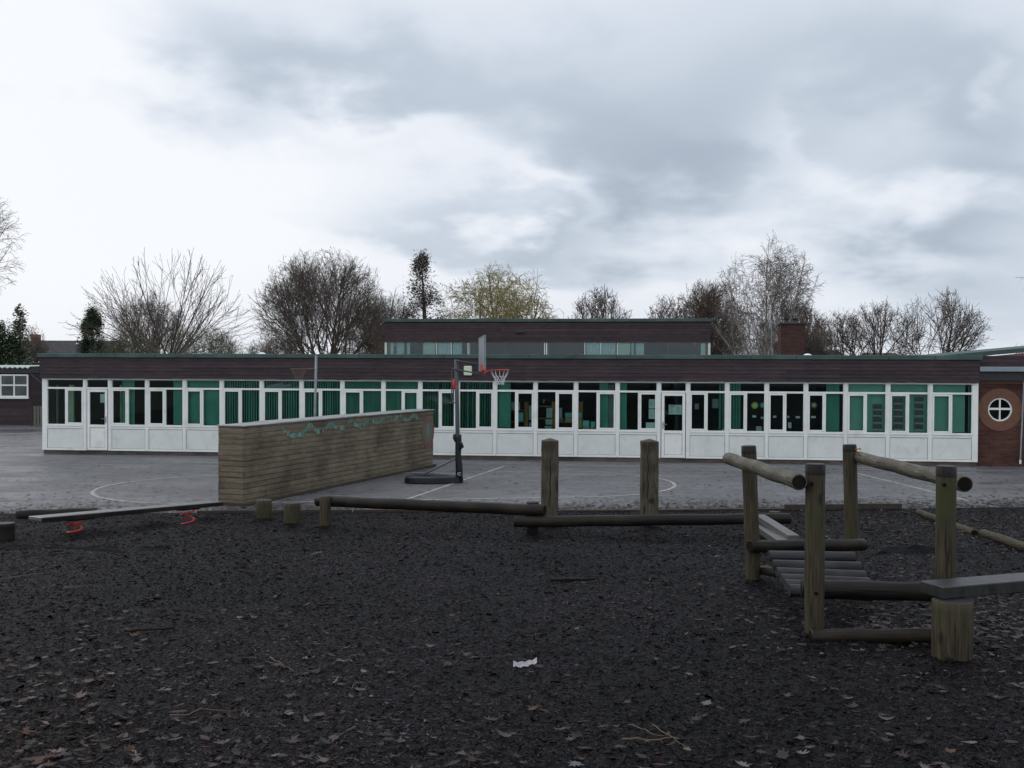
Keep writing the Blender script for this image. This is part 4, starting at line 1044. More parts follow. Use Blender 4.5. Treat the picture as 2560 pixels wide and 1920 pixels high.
# ================================================================== HOOPS
def build_hoop():
    Yh = 24.95; bx = AT(1146, 1206, Yh).x; t = empty('basketball_hoop', (bx, Yh, 0), 0, 'portable dark grey basketball stand with red rim, white net and black base', 'basketball hoop')
    z = lambda py: AT(1146, py, Yh).z; x = lambda px: AT(px, 1000, Yh).x-bx
    zt = z(899); lean = -.06
    P = lambda zz: Vector((lean*zz/zt, 0, zz))
    # base: rounded low tank running back-left
    m = MB(); n = 28; rings = []
    def outline(sc, zz):
        pts = []
        for k in range(n):
            a = 2*math.pi*k/n; c, s_ = math.cos(a), math.sin(a)
            ex = abs(c)**.55*(1 if c > 0 else -1); ey = abs(s_)**.55*(1 if s_ > 0 else -1)
            wy = .44 if ex < 0 else .44-.20*ex
            pts.append((-.60+.72*sc*ex, .12+wy*sc*ey, zz))
        return pts
    for sc, zz in ((.98, .012), (1.0, .02), (.985, .13), (.955, .15), (.85, .165), (.6, .175), (.55, .15)): rings.append(outline(sc, zz))
    for a, b in zip(rings[:-1], rings[1:]):
        for k in range(n): m.quad(a[k], a[(k+1) % n], b[(k+1) % n], b[k])
    m.poly(rings[-1]); m.poly(rings[0][::-1]); m.box(-1.1, -.7, .05, .25, .1501, .19, b=.015); m.build('base_tank', 'basepl', t, smooth=True)
    m = MB(); m.tube([P(.05), P(1.2), P(2.0), P(zt)], [.052, .052, .05, .048], 18, bev=.01); m.build('pole', 'polegrey', t, smooth=True)
    # loose padded sleeve with flap
    m = MB(); zs = [.04, .35, .7, .95, 1.12, 1.18]; m.tube([P(q)+Vector((.012*math.sin(q*7)+.015, 0, 0)) for q in zs], [.082, .088, .072, .078, .066, .07], 14, jitter=.07, seed=3)
    m.tube([P(.82)+Vector((.03, -.05, 0)), P(.88)+Vector((.11, -.07, .02)), P(.96)+Vector((.09, -.07, .01)), P(.98)+Vector((.0, -.07, .02))], [.03, .05, .04, .02], 8)
    m.tube([P(1.0)+Vector((-.05, -.03, 0)), P(1.1)+Vector((-.08, -.02, 0)), P(1.19)+Vector((-.08, 0, 0))], [.02, .04, .03], 8); sl_ = m.build('padded_sleeve', 'basepl', t, smooth=True)
    m = MB(); pts = [(.03+.045*math.cos(a), -.099, .23+.03*math.sin(a)) for a in [math.radians(k) for k in range(40, 330, 20)]]; m.tube(pts, .006, 6); m.build('sleeve_mark', 'net', sl_)
    for yo in (-.0, .3):
        m = MB(); m.tube([P(z(1144))+Vector((0, 0, 0)), (x(1057)+.02, yo+.05, .2)], .022, 10); m.build('strut', 'polegrey', t)
    for zc in (2.06, 2.0, 1.9):
        m = MB(); m.tube([P(z(974))+Vector((0, 0, zc-2.0)), P(z(974))+Vector((0, 0, zc-1.985))], .0525, 16); m.build('red_band', 'red', t) if zc != 1.9 else None
    # arms
    m = MB(); 
    for yo in (-.07, .07): m.tube([P(zt-.03)+Vector((0, yo, 0)), (x(1196), yo, z(909))], .016, 10)
    m.build('upper_arm', 'polegrey', t)
    m = MB()
    for yo in (-.07, .07): m.tube([(x(1129), yo, z(921)), P(z(924))+Vector((0, yo, 0)), (x(1198), yo, z(934)), (x(1213), yo, z(939))], .018, 10)
    m.tube([(x(1129), -.08, z(921)), (x(1129), .08, z(921))], .014, 8); m.build('lower_arm', 'polegrey', t)
    # height lever with red damper
    m = MB(); m.tube([(x(1130), 0, z(923)), (x(1129), 0, z(990)), (x(1131), 0, z(1003))], .014, 8); m.tube([(x(1133), -.02, z(965)), (x(1134), -.02, z(1000))], .018, 8); m.build('height_lever', 'polegrey', t)
    m = MB(); m.tube([(x(1134.5), -.01, z(948)), (x(1134.5), -.01, z(972))], .036, 12, bev=.012); m.build('red_damper', 'red', t, smooth=True)
    m = MB(); m.tube([(x(1112), -.03, z(1002)), (x(1122), -.03, z(1007)), (x(1140), -.01, z(1007))], .014, 8); m.tube([(x(1112), .05, z(1002)), (x(1126), .05, z(1006)), (x(1140), .02, z(1007))], .010, 8); m.build('lever_handle', 'dark', t)
    # backboard: plane mostly facing right, turned slightly toward the camera
    bb = MB(); hh = .82; wd = 1.12
    Mx = Matrix.Translation((x(1205), 0, z(926))) @ Matrix.Rotation(math.radians(90+9), 4, 'Z') @ Matrix.Rotation(math.radians(2.5), 4, 'Y')
    # local X = width (towards/away from camera), Y = thickness, Z = height
    bb.box(-wd/2, wd/2, -.012, .012, 0, hh, M=Mx, b=.006); bo = bb.build('backboard', 'board', t)
    m = MB()
    def ring_on(m, x0, x1, z0, z1, w, y0, y1):
        m.box(x0, x0+w, y0, y1, z0, z1, M=Mx); m.box(x1-w, x1, y0, y1, z0, z1, M=Mx); m.box(x0+w, x1-w, y0, y1, z1-w, z1, M=Mx); m.box(x0+w, x1-w, y0, y1, z0, z0+w, M=Mx)
    ring_on(m, -wd/2-.008, wd/2+.008, -.008, hh+.008, .03, -.022, .02); m.build('board_rim', 'metal', bo)
    m = MB(); ring_on(m, -.28, .28, .18, .60, .035, -.018, -.0125); m.build('target_square', 'paper', bo)
    m = MB(); m.box(-.14, .14, -.05, .03, -.03, .16, M=Mx, b=.01); m.build('rim_bracket', 'red', t)
    # rim
    zr = z(924); cx = x(1249); rr = .225; m = MB(); pts = [(cx+rr*math.cos(2*math.pi*k/32), rr*math.sin(2*math.pi*k/32), zr) for k in range(33)]
    m.tube(pts, .013, 8, cap=False)
    xl = x(1209); m.poly([(xl, -.1, zr-.0), (cx-rr+.02, -.07, zr+.005), (cx-rr+.02, .07, zr+.005), (xl, .1, zr)]); 
    m.poly([(xl, -.1, zr), (xl, -.1, zr-.11), (cx-rr+.01, -.07, zr-.01), (cx-rr+.02, -.07, zr+.006)]); m.poly([(xl, .1, zr), (xl, .1, zr-.11), (cx-rr+.01, .07, zr-.01), (cx-rr+.02, .07, zr+.006)][::-1])
    m.build('rim', 'red', t)
    m = MB(); K = 12; lv = [(rr, 0), (.205, -.07), (.17, -.14), (.14, -.20), (.115, -.26), (.105, -.31), (.10, -.36)]
    for k in range(K):
        for sgn in (-1, 1):
            pts = []
            for i, (r_, dz) in enumerate(lv):
                a = 2*math.pi*(k + sgn*(.5*(i % 2) if i > 1 else .0))/K
                pts.append((cx+r_*math.cos(a), r_*math.sin(a), zr+dz+(.012*math.sin(k*2.1) if i else 0)))
            m.tube(pts, .006, 5, cap=False)
    m.build('net', 'net', t)
build_hoop()
def build_netball():
    Yh = 25.2; b = AT(784, 1090, Yh); t = empty('netball_post', (b.x, Yh, 0), 0, 'thin grey metal netball post with a rusty ring and sagging net behind the wall', 'netball post')
    top = AT(790.7, 888, Yh)-Vector((b.x, Yh, 0)); m = MB(); m.tube([(0, 0, 0), top], .030, 12); m.build('post', 'metal', t, smooth=True)
    m = MB(); m.tube([(0, 0, .03), (0, 0, .0)], [.05, .3], 16); m.build('base_plate', 'dark', t)
    zr = AT(760, 922, Yh).z; cx = AT(747, 922, Yh).x-b.x; px = top.x*zr/top.z; rr = .19; m = MB()
    m.tube([(cx+rr*math.cos(2*math.pi*k/28), rr*math.sin(2*math.pi*k/28), zr) for k in range(29)], .009, 6, cap=False); m.tube([(cx+rr, 0, zr), (px, 0, zr+.01)], .014, 8); m.build('ring', 'netbrown', t)
    m = MB()
    for k in range(10):
        for s_ in (-1, 1):
            m.tube([(cx+r_*math.cos(2*math.pi*(k+s_*.5*i)/10), r_*math.sin(2*math.pi*(k+s_*.5*i)/10), zr-dz) for i, (r_, dz) in enumerate([(.19, 0), (.165, .07), (.13, .13), (.10, .19), (.085, .25)])], .0035, 4, cap=False)
    m.build('net', 'netbrown', t)
build_netball()

# ================================================================== PLAY TIMBER
def vert_log(m, p, r, h, sink=.15, n=20, seed=1, top=None, lean=(0, 0), capmi=None, jit=.03, wet=0):
    a = Vector(p)-Vector((lean[0]*sink, lean[1]*sink, sink)); b = Vector(p)+Vector((lean[0]*h, lean[1]*h, h))
    pts = [a+(b-a)*k/8 for k in range(9)]; f0 = len(m.f)
    if wet: pts = pts[:-1]+[b-(b-a).normalized()*wet, b]
    m.tube(pts, [r*(1+.015*math.sin(seed+k*1.3)) for k in range(len(pts))], n, jitter=jit, seed=seed, bev=.008, uvoff=seed*1.7, capmi=capmi)
    if wet:
        for q in range(len(m.f)-2-2*n, len(m.f)-2): m.mi[q] = 2
def log(m, a, b, r, n=20, seed=1, capmi=1, segs=14, r2=None, jit=.018):
    a, b = Vector(a), Vector(b); r2 = r2 or r
    m.tube([a+(b-a)*k/segs+Vector((0, 0, .003*math.sin(seed+k*.9))) for k in range(segs+1)], [(r+(r2-r)*k/segs)*(1+.02*math.sin(seed*2+k*1.1)) for k in range(segs+1)], n, jitter=jit, seed=seed, bev=.01, uvoff=seed*1.3, capmi=capmi)

def stump(px, py, wpx, ytop, label, seed, m_='log'):
    p = GB(px, py); sc = p.y/F; t = empty('stepping_stump', p, 0, label, 'log stump', 'upright log stumps in the bark')
    m = MB(); vert_log(m, (0, 0, 0), wpx*sc/2, (py-ytop)*sc*1.0, seed=seed, capmi=1, n=24); m.build('log', [m_, 'rung'], t, smooth=True)
stump(659.8, 1301, 40, 1249, 'upright log stump nearest the painted wall, taller of the pair', 1)
stump(730.5, 1310, 41, 1256, 'upright log stump beside the balance beam post, lower of the pair', 2)
stump(12, 1354, 46, 1307, 'dark squat stump cut off by the left edge of the photo', 3, 'logdark')

def build_beams():
    # first beam: post at left, long log
    t = empty('balance_beam', GB(813, 1315), 0, 'left log balance beam sloping from its short post to the middle support', 'balance beam', 'log balance beams'); o = t.location
    m = MB(); p = GB(813, 1315); sc = p.y/F
    vert_log(m, (0, 0, 0), 14*sc, 76*sc, seed=4, capmi=1); m.build('post', ['log', 'rung'], t, smooth=True)
    q = GB(1331, 1334); m = MB(); vert_log(m, q-o, 15.5*q.y/F, 80*q.y/F, seed=5, capmi=1); m.build('post', ['logdark', 'rung'], t, smooth=True)
    a = AT(792, 1252, p.y+.17); b = AT(1362, 1276, q.y-.20+.02); m = MB(); log(m, a-o, b-o, .09, seed=6, r2=.088, segs=22)
    m.build('beam_log', ['logdark', 'logend'], t, smooth=True)
    t = empty('balance_beam', GB(1300, 1334), 0, 'low right log balance beam running from the middle support to the rope bridge', 'balance beam', 'log balance beams'); o = t.location
    a = AT(1284, 1305, q.y-.21); b = AT(1976, 1296, 15.5); m = MB(); log(m, a-o, b-o, .085, seed=8, segs=24); m.build('beam_log', ['logdark', 'logend'], t, smooth=True)
    s = GB(1940, 1336); m = MB(); vert_log(m, s-o+Vector((0, .1, 0)), .09, .34, seed=9, capmi=1); m.build('post', ['logdark', 'rung'], t, smooth=True)
build_beams()

def square_post(px, wpx, ytop, label, seed, crack):
    p = GB(px, 1318); sc = p.y/F; w = wpx*sc/2; zt = AT(px, ytop, p.y).z-p.z; zc = AT(px, ytop+6.5, p.y).z-p.z
    t = empty('square_post', p, 0, label, 'wooden post', 'square bollard posts by the tarmac')
    m = MB(); b = .012; R = random.Random(seed); n = 10
    ring = []
    for k in range(n+1):
        z = -.2+(zc+.2)*k/n; ww = w*(1+R.uniform(-.008, .008)); o = R.uniform(-.003, .003)
        ring.append([(o-ww+b, -ww, z), (o+ww-b, -ww, z), (o+ww, -ww+b, z), (o+ww, ww-b, z), (o+ww-b, ww, z), (o-ww+b, ww, z), (o-ww, ww-b, z), (o-ww, -ww+b, z)])
    for k in range(n):
        for i in range(8):
            j = (i+1) % 8; base = len(m.v); m.v += [ring[k][i], ring[k][j], ring[k+1][j], ring[k+1][i]]
            u0 = i*w*.7; u1 = u0+w*.7; m.face((base, base+1, base+2, base+3), ((u0+seed, k*zc/n), (u1+seed, k*zc/n), (u1+seed, (k+1)*zc/n), (u0+seed, (k+1)*zc/n)))
    tp = (0, 0, zt)
    for i in range(8): m.poly([ring[n][i], ring[n][(i+1) % 8], tp])
    ps = m.build('post_body', 'postw', t)
    # long drying crack
    m = MB(); zz = [.25+(zc-.3)*k/12 for k in range(13)]; xs = [crack*w+.008*math.sin(k*1.9+seed) for k in range(13)]
    for k in range(12):
        wk = .006*math.sin(math.pi*k/12)+.001; wk2 = .006*math.sin(math.pi*(k+1)/12)+.001
        m.quad((xs[k]-wk, -w*1.012, zz[k]), (xs[k]+wk, -w*1.012, zz[k]), (xs[k+1]+wk2, -w*1.012, zz[k+1]), (xs[k+1]-wk2, -w*1.012, zz[k+1]))
    m.build('drying_crack', 'logend', ps)
square_post(1374, 42, 1095, 'square timber post with a pointed top, the left of two, split by a long crack', 1, .02)
square_post(1622.5, 41.5, 1096.5, 'square timber post with a pointed top, the right of two, stained dark', 5, -.3)

def build_spring_plank():
    a = GB(180, 1340); b = GB(505, 1302); t = empty('spring_plank', a, 0, 'wobble plank with a wet pale top on two red coil springs', 'spring plank'); o = t.location
    za = AT(104, 1294, 15.0).z; zb = AT(556, 1254, 18.2).z
    A = Vector((AT(104, 1294, 15.0).x, 15.0, za)); B = Vector((AT(556, 1254, 18.2).x, 18.2, zb)); d = B-A; Ln = d.length
    X = d.normalized(); Yv = Vector((0, 0, 1)).cross(X).normalized(); Z = X.cross(Yv); Mx = Matrix(((X.x, Yv.x, Z.x, A.x-o.x), (X.y, Yv.y, Z.y, A.y-o.y), (X.z, Yv.z, Z.z, A.z-o.z), (0, 0, 0, 1)))
    m = MB(); m.box(0, Ln, -.0, .30, -.055, 0, M=Mx, b=.006); m.build('plank', 'plank', t)
    m = MB(); m.box(0, Ln, -.02, -.001, -.075, -.008, M=Mx, b=.004); m.box(.5, .95, .03, .27, -.10, -.056, M=Mx); m.box(Ln-.95, Ln-.5, .03, .27, -.10, -.056, M=Mx); m.build('plank_rail', 'logdark', t)
    for (s, q) in ((.68, a), (Ln-.68, b)):
        top = A+X*s+Yv*.14+Vector((0, 0, -.10)); zb_ = bark_z(top.x, top.y); m = MB(); n = 60; pts = []
        for k in range(n+1):
            th = 2*math.pi*1.75*k/n+2.2; pts.append(Vector((top.x+.105*math.cos(th), top.y+.105*math.sin(th), zb_-.03+(top.z-zb_+.03)*k/n))-o)
        m.tube(pts, .015, 8); m.build('coil_spring', 'red', t, smooth=True)
build_spring_plank()

def build_bridge():
    o = GB(2035, 1597); t = empty('log_bridge', o, 0, 'wooden play bridge of four round posts, two log handrails and a rung walkway', 'play bridge')
    PA, PC = GB(2035, 1597), GB(1884, 1455); PBx = GB(2361, 1600); PD = GB(2131, 1421)
    def ztop(px, py, p): return AT(px, py, p.y).z-p.z
    posts = [(PA, .074, ztop(2035, 1159, PA), 0.0, 'log', 21), (PBx, .074, ztop(2361, 1164, PBx), 0.0, 'log', 22), (PC, .076, ztop(1870, 1114, PC), 1869-1884, 'log', 23), (PD, .078, ztop(2122, 1111, PD), 2121-2131, 'log', 24)]
    for (p, r, h, lpx, mm, sd_) in posts:
        m = MB(); vert_log(m, p-o, r, h, seed=sd_, lean=(lpx*p.y/F/h, 0), capmi=1, n=26, jit=.025, wet=.085); m.build('post', [mm, 'rung', 'logdark'], t, smooth=True)
    # handrails
    m = MB(); a = AT(1821, 1146, PC.y-.16+.5); a = AT(1821, 1146, PC.y+.12); b = AT(1998, 1205, PA.y-.14); log(m, a-o, b-o, .064, seed=25, r2=.062, n=26, segs=18); 
    m.build('handrail', ['loggrey', 'logend'], t, smooth=True)
    m = MB(); a = AT(2146, 1143, PD.y+.02); b = AT(2412, 1209, PBx.y+.13); log(m, a-o, b-o, .066, seed=26, r2=.064, n=26, segs=18); m.build('handrail', ['loggrey', 'logend'], t, smooth=True)
    for (bx_, by_, Yb) in ((2041, 1484, PA.y-.082), (2362, 1212, PBx.y-.082), (2030, 1210, PA.y-.082)):
        c = AT(bx_, by_, Yb)-o; m = MB(); m.tube([c, c+Vector((0, .02, 0))], .014, 10); m.build('bolt_hole', 'logend', t)
    # orange twine
    m = MB(); c = AT(2142, 1138, PD.y-.04)-o
    for k in range(4): m.tube([c+Vector((.05*math.cos(th), .03*math.sin(th), .07-.045*k+.01*math.sin(th*3))) for th in [j*.7 for j in range(10)]], .005, 5)
    MT['twine'] = mat('orange_twine', (.5, .12, .02), rough=.8); m.build('twine', 'twine', t)
    # cross logs
    m = MB(); a = AT(1874, 1366, PC.y-.15); b = AT(2161, 1362, PD.y-.62); log(m, a-o, b-o, .066, seed=27, n=22); m.build('cross_log', ['logdark', 'logend'], t, smooth=True)
    m = MB(); a = AT(2003, 1471, PA.y+.30); b = AT(2345, 1480, PBx.y+.14); log(m, a-o, b-o, .074, seed=28, n=22); m.build('cross_log', ['logdark', 'logend'], t, smooth=True)
    m = MB(); a = AT(2026, 1591, PA.y-.12); b = AT(2352, 1590, PBx.y-.10); log(m, a-o, b-o, .056, seed=29, n=22); m.build('cross_log', ['logdark', 'logend'], t, smooth=True)
    m = MB(); a = AT(1905, 1425, PC.y+.05); b = AT(1990, 1440, PC.y-.7); log(m, a-o, b-o, .05, seed=30, n=16); m.build('cross_log', ['logdark', 'logend'], t, smooth=True)
    # rungs stepping down from back to front (each tilted half log)
    C = lambda cx, cy: (1800+cx*.3737, 1080+cy*.3737)
    rg = [((327, 826), (900, 834), 10.35), ((352, 888), (940, 902), 9.95), ((380, 940), (972, 962), 9.58), ((408, 984), (1000, 1010), 9.24), ((434, 1022), (1010, 1052), 8.92), ((460, 1055), (1015, 1085), 8.62)]
    for k, (l, r, Yd) in enumerate(rg):
        a = AT(*C(*l), Yd); b = AT(*C(*r), Yd+.02); d = (b-a); X = d.normalized(); Z = Vector((0, -.38, .92)); Yv = Z.cross(X).normalized(); Z = X.cross(Yv)
        m = MB(); base = a-o; n = 9; prof = [(.062*math.cos(math.pi*i/n), .045*math.sin(math.pi*i/n)) for i in range(n+1)]+[(-.05, -.035), (.05, -.035)]
        L0 = len(m.v)
        for s in (0, d.length):
            for (py_, pz_) in prof: m.v.append(tuple(base+X*s+Yv*py_+Z*pz_))
        K = len(prof)
        for i in range(K):
            j = (i+1) % K; m.face((L0+i, L0+j, L0+K+j, L0+K+i), ((i*.03, 0), (j*.03, 0), (j*.03, d.length), (i*.03, d.length)))
        m.face(tuple(L0+i for i in range(K))[::-1]); m.face(tuple(L0+K+i for i in range(K)))
        m.build('rung', 'rung', t)
    # side cables (ropes) under the rungs
    for side in (0, 1):
        m = MB(); pts = []
        for (l, r, Yd) in rg: pts.append(AT(*C(*(l if side == 0 else r)), Yd)-o+Vector((.08 if side == 0 else -.08, 0, -.05)))
        m.tube(pts, .012, 6); m.build('side_rope', 'dark', t)
build_bridge()

def build_bench():
    z = 1.287; A = G(2360.6, 1468.6, z); B = G(2560, 1451.8, z); Cn = G(2289.6, 1451.8, z); d = (B-A).normalized(); Yv = Vector((-d.y, d.x, 0)); w = (Cn-A).length*.97
    st = GB(2396, 1659); t = empty('plank_bench', st, 0, 'thick wet plank seat on a stout stump against the right post of the bridge', 'bench'); o = t.location
    ang = math.atan2(d.y, d.x); Mx = Matrix.Translation(A-o) @ Matrix.Rotation(ang, 4, 'Z')
    m = MB(); m.box(-.0, 2.6, 0, w, -.085, 0, M=Mx, b=.006); m.build('seat_plank', 'plankdark', t)
    m = MB(); h = z-.087-st.z; vert_log(m, (0, .1, 0), .135, h, seed=33, capmi=1, n=28, jit=.05); m.build('stump_leg', ['log', 'rung'], t, smooth=True)
    m = MB(); e = A+d*2.2+Yv*.12; vert_log(m, Vector((e.x, e.y, hb(e.x, e.y)))-o, .12, z-.087-hb(e.x, e.y), seed=34); m.build('stump_leg', 'log', t, smooth=True)
build_bench()

def build_v_planks():
    a = AT(1893, 1281, 14.9); t = empty('plank_ramp', (a.x, 13.2, hb(0, 13.2)), 0, 'pair of pale wet planks meeting in a narrow wedge behind the bridge post', 'plank ramp'); o = Vector(t.location)
    for (p, q, y0, y1) in (((1900, 1286), (1984, 1338), 14.6, 12.3), ((1894, 1308), (1960, 1352), 14.4, 12.1)):
        A = AT(*p, y0); B = AT(*q, y1); d = B-A; X = d.normalized(); Yv = Vector((0, 0, 1)).cross(X).normalized(); Z = X.cross(Yv)
        Mx = Matrix(((X.x, Yv.x, Z.x, A.x-o.x), (X.y, Yv.y, Z.y, A.y-o.y), (X.z, Yv.z, Z.z, A.z-o.z), (0, 0, 0, 1)))
        m = MB(); m.box(0, d.length, -.07, .07, -.08, 0, M=Mx, b=.005); m.build('plank', 'loggreyp', t)
    m = MB(); e = AT(1972, 1350, 12.4); m.tube([Vector((e.x, e.y, hb(0, e.y)-.1))-o, Vector((e.x, e.y, e.z-.02))-o], .07, 14); m.build('leg', 'logdark', t)
MT['loggreyp'] = mat('pale_wet_plank', (.05, .05, .047), (.10, .10, .095), 5, .4, bump=.003, bscale=12, spec=.5)
build_v_planks()

def edge_log(p0, p1, r, label, seed, m_='log', r2=None):
    a = Vector((p0.x, p0.y, hb(p0.x, p0.y)+r*.7)); b = Vector((p1.x, p1.y, hb(p1.x, p1.y)+r*.7)); t = empty('edging_log', a, 0, label, 'edging log', 'logs lying round the bark pit')
    m = MB(); log(m, (0, 0, 0), b-a, r, seed=seed, r2=r2); m.build('log', [m_, 'logend'], t, smooth=True)
edge_log(GB(2296, 1285), GB(2436, 1340), .06, 'low pale log at the right, farther of two laid end to end', 41)
edge_log(GB(2456, 1340), GB(2640, 1402), .065, 'low pale log running off the right side, nearer of two laid end to end', 42)
edge_log(GB(40, 1298), GB(242, 1290), .09, 'dark wet log lying at the left rim of the pit beside the tarmac', 43, 'logdark')
def edging(px0, px1, label, seed, h=.10):
    a = G(px0, 1285); b = G(px1, 1285); a.y = YE(a.x)-.06; b.y = YE(b.x)-.06; a.z = b.z = -.05; d = b-a
    m = MB(); n = 10; R = random.Random(seed)
    ang = math.atan2(d.y, d.x)
    for k in range(n):
        m.box(d.length*k/n, d.length*(k+1)/n+.0, -.04, .035, 0, .05+h+R.uniform(-.004, .004))
    o = m.build('timber_edging', 'edge'); o.location = a; o.rotation_euler = (0, 0, ang)
    tag(o, label, 'timber edging', 'brown timber boards edging the bark pit')
edging(500, 880, 'brown edging board behind the two stumps at the foot of the painted wall', 1, .09)
edging(884, 1310, 'brown edging board behind the left balance beam', 2, .08)
edging(1314, 1975, 'brown edging board behind the two square posts', 3, .045)
edging(1979, 2284, 'brown edging board seen through the play bridge, ending near the right', 4, .12)

# sticks, litter, membrane
def stick(px0, py0, px1, py1, r, label, seed, m_='logdark', wob=.02):
    a, b = GB(px0, py0), GB(px1, py1); R = random.Random(seed); pts = []
    for k in range(9):
        p = a+(b-a)*k/8; p.z = bark_z(p.x, p.y)+r*.9+.012; p += Vector((0, R.uniform(-wob, wob), R.uniform(0, wob*.3))); pts.append(p-a)
    m = MB(); m.tube(pts, [r*(1-.05*k)*R.uniform(.9, 1.1) for k in range(9)], 8); o = m.build('stick', m_, smooth=True); o.location = a; tag(o, label, 'stick', 'sticks lying on the bark')
stick(1374, 1455, 1486, 1453, .024, 'thick dark branch lying alone in the middle of the bark', 1)
stick(312, 1585, 432, 1580, .016, 'long brown stick in the left foreground', 2)
stick(345, 1510, 400, 1500, .010, 'thin dark stick lying above the long brown one', 3)
stick(795, 1517, 850, 1514, .012, 'short dark stick left of the middle of the bark', 4)
stick(780, 1395, 806, 1382, .010, 'small slanting stick below the balance beam post', 5, 'twig')
MT['straw'] = mat('straw_twig', (.09, .062, .04), (.13, .09, .055), 5, .8)
stick(0, 1455, 110, 1440, .005, 'yellowish twig reaching in from the left edge', 6, 'straw')
stick(160, 1476, 205, 1470, .008, 'short yellowish twig right of the one at the left edge', 7, 'straw')
stick(430, 1800, 600, 1770, .004, 'long curved tan twig at the bottom left', 8, 'straw', .05)
stick(675, 1645, 735, 1680, .0035, 'tan curling twig in the lower left middle', 9, 'straw', .02)
stick(1555, 1862, 1700, 1856, .005, 'reddish twig at the bottom right of centre', 10, 'straw')
stick(1570, 1816, 1660, 1852, .003, 'slanting thin twig crossing the reddish one', 11, 'straw')
stick(1630, 1816, 1720, 1882, .003, 'second slanting thin twig, right of the first', 12, 'straw')
stick(330, 1880, 345, 1915, .006, 'short upright looking straw at the bottom left', 13, 'straw')
def litter():
    a = GB(1283, 1668); b = GB(1342, 1660); d = b-a; m = MB(); n = 10
    R = random.Random(2)
    for k in range(n):
        def P(k, s):
            t = k/n; x = a.x+d.x*t; y = a.y+d.y*t+s*.019+.02*math.sin(t*3); return Vector((x, y, bark_z(x, y)+.018+.018*(2*t-1)**2+.008*s+.006*math.sin(k*2+s)))-a
        m.quad(P(k, -1), P(k+1, -1), P(k+1, 0), P(k, 0)); m.quad(P(k, 0), P(k+1, 0), P(k+1, 1)+Vector((0, 0, .012)), P(k, 1)+Vector((0, 0, .012)))
    MT['scrap'] = mat('dirty_scrap_paper', (.30, .27, .30), (.46, .44, .46), 30, .8); o = m.build('litter_paper', 'scrap'); o.location = a; tag(o, 'curled white scrap of paper litter on the dark bark', 'litter')
litter()
def membrane(pts, label, seed, amp=.05):
    R = random.Random(seed); m = MB(); n = 30; k2 = 7; c = GB(*pts[0]); V = {}
    A0, A1, B0, B1 = [GB(*p) for p in pts]
    for i in range(n+1):
        for j in range(k2+1):
            s, t = i/n, j/k2; p = (A0.lerp(A1, s)).lerp(B0.lerp(B1, s), t)
            e = min(s, 1-s, t, 1-t)*2
            ww = noise.noise(Vector((p.x*2.2, p.y*7, seed))); p.z = bark_z(p.x, p.y)+.012+amp*max(0, ww)*1.6*(.3+e)-(.02 if e < .05 else 0)
            if t in (0, 1): p.y += .12*noise.noise(Vector((p.x*3, 7, seed)))
            V[i, j] = p-c
    for i in range(n):
        for j in range(k2): m.quad(V[i, j], V[i+1, j], V[i+1, j+1], V[i, j+1])
    o = m.build('ground_membrane', 'sheet', smooth=True); o.location = c; tag(o, label, 'ground sheet', 'black sheeting showing through the bark')
membrane([(-20, 1372), (330, 1380), (20, 1364), (280, 1368)], 'wrinkled black ground sheet showing at the left below the spring plank', 1)
membrane([(340, 1378), (435, 1374), (350, 1368), (420, 1366)], 'small raised fold of black sheet right of the larger sheet', 2, .08)
membrane([(2190, 1386), (2440, 1386), (2210, 1370), (2400, 1372)], 'torn black sheet mixed with leaves right of the bridge', 3, .07)

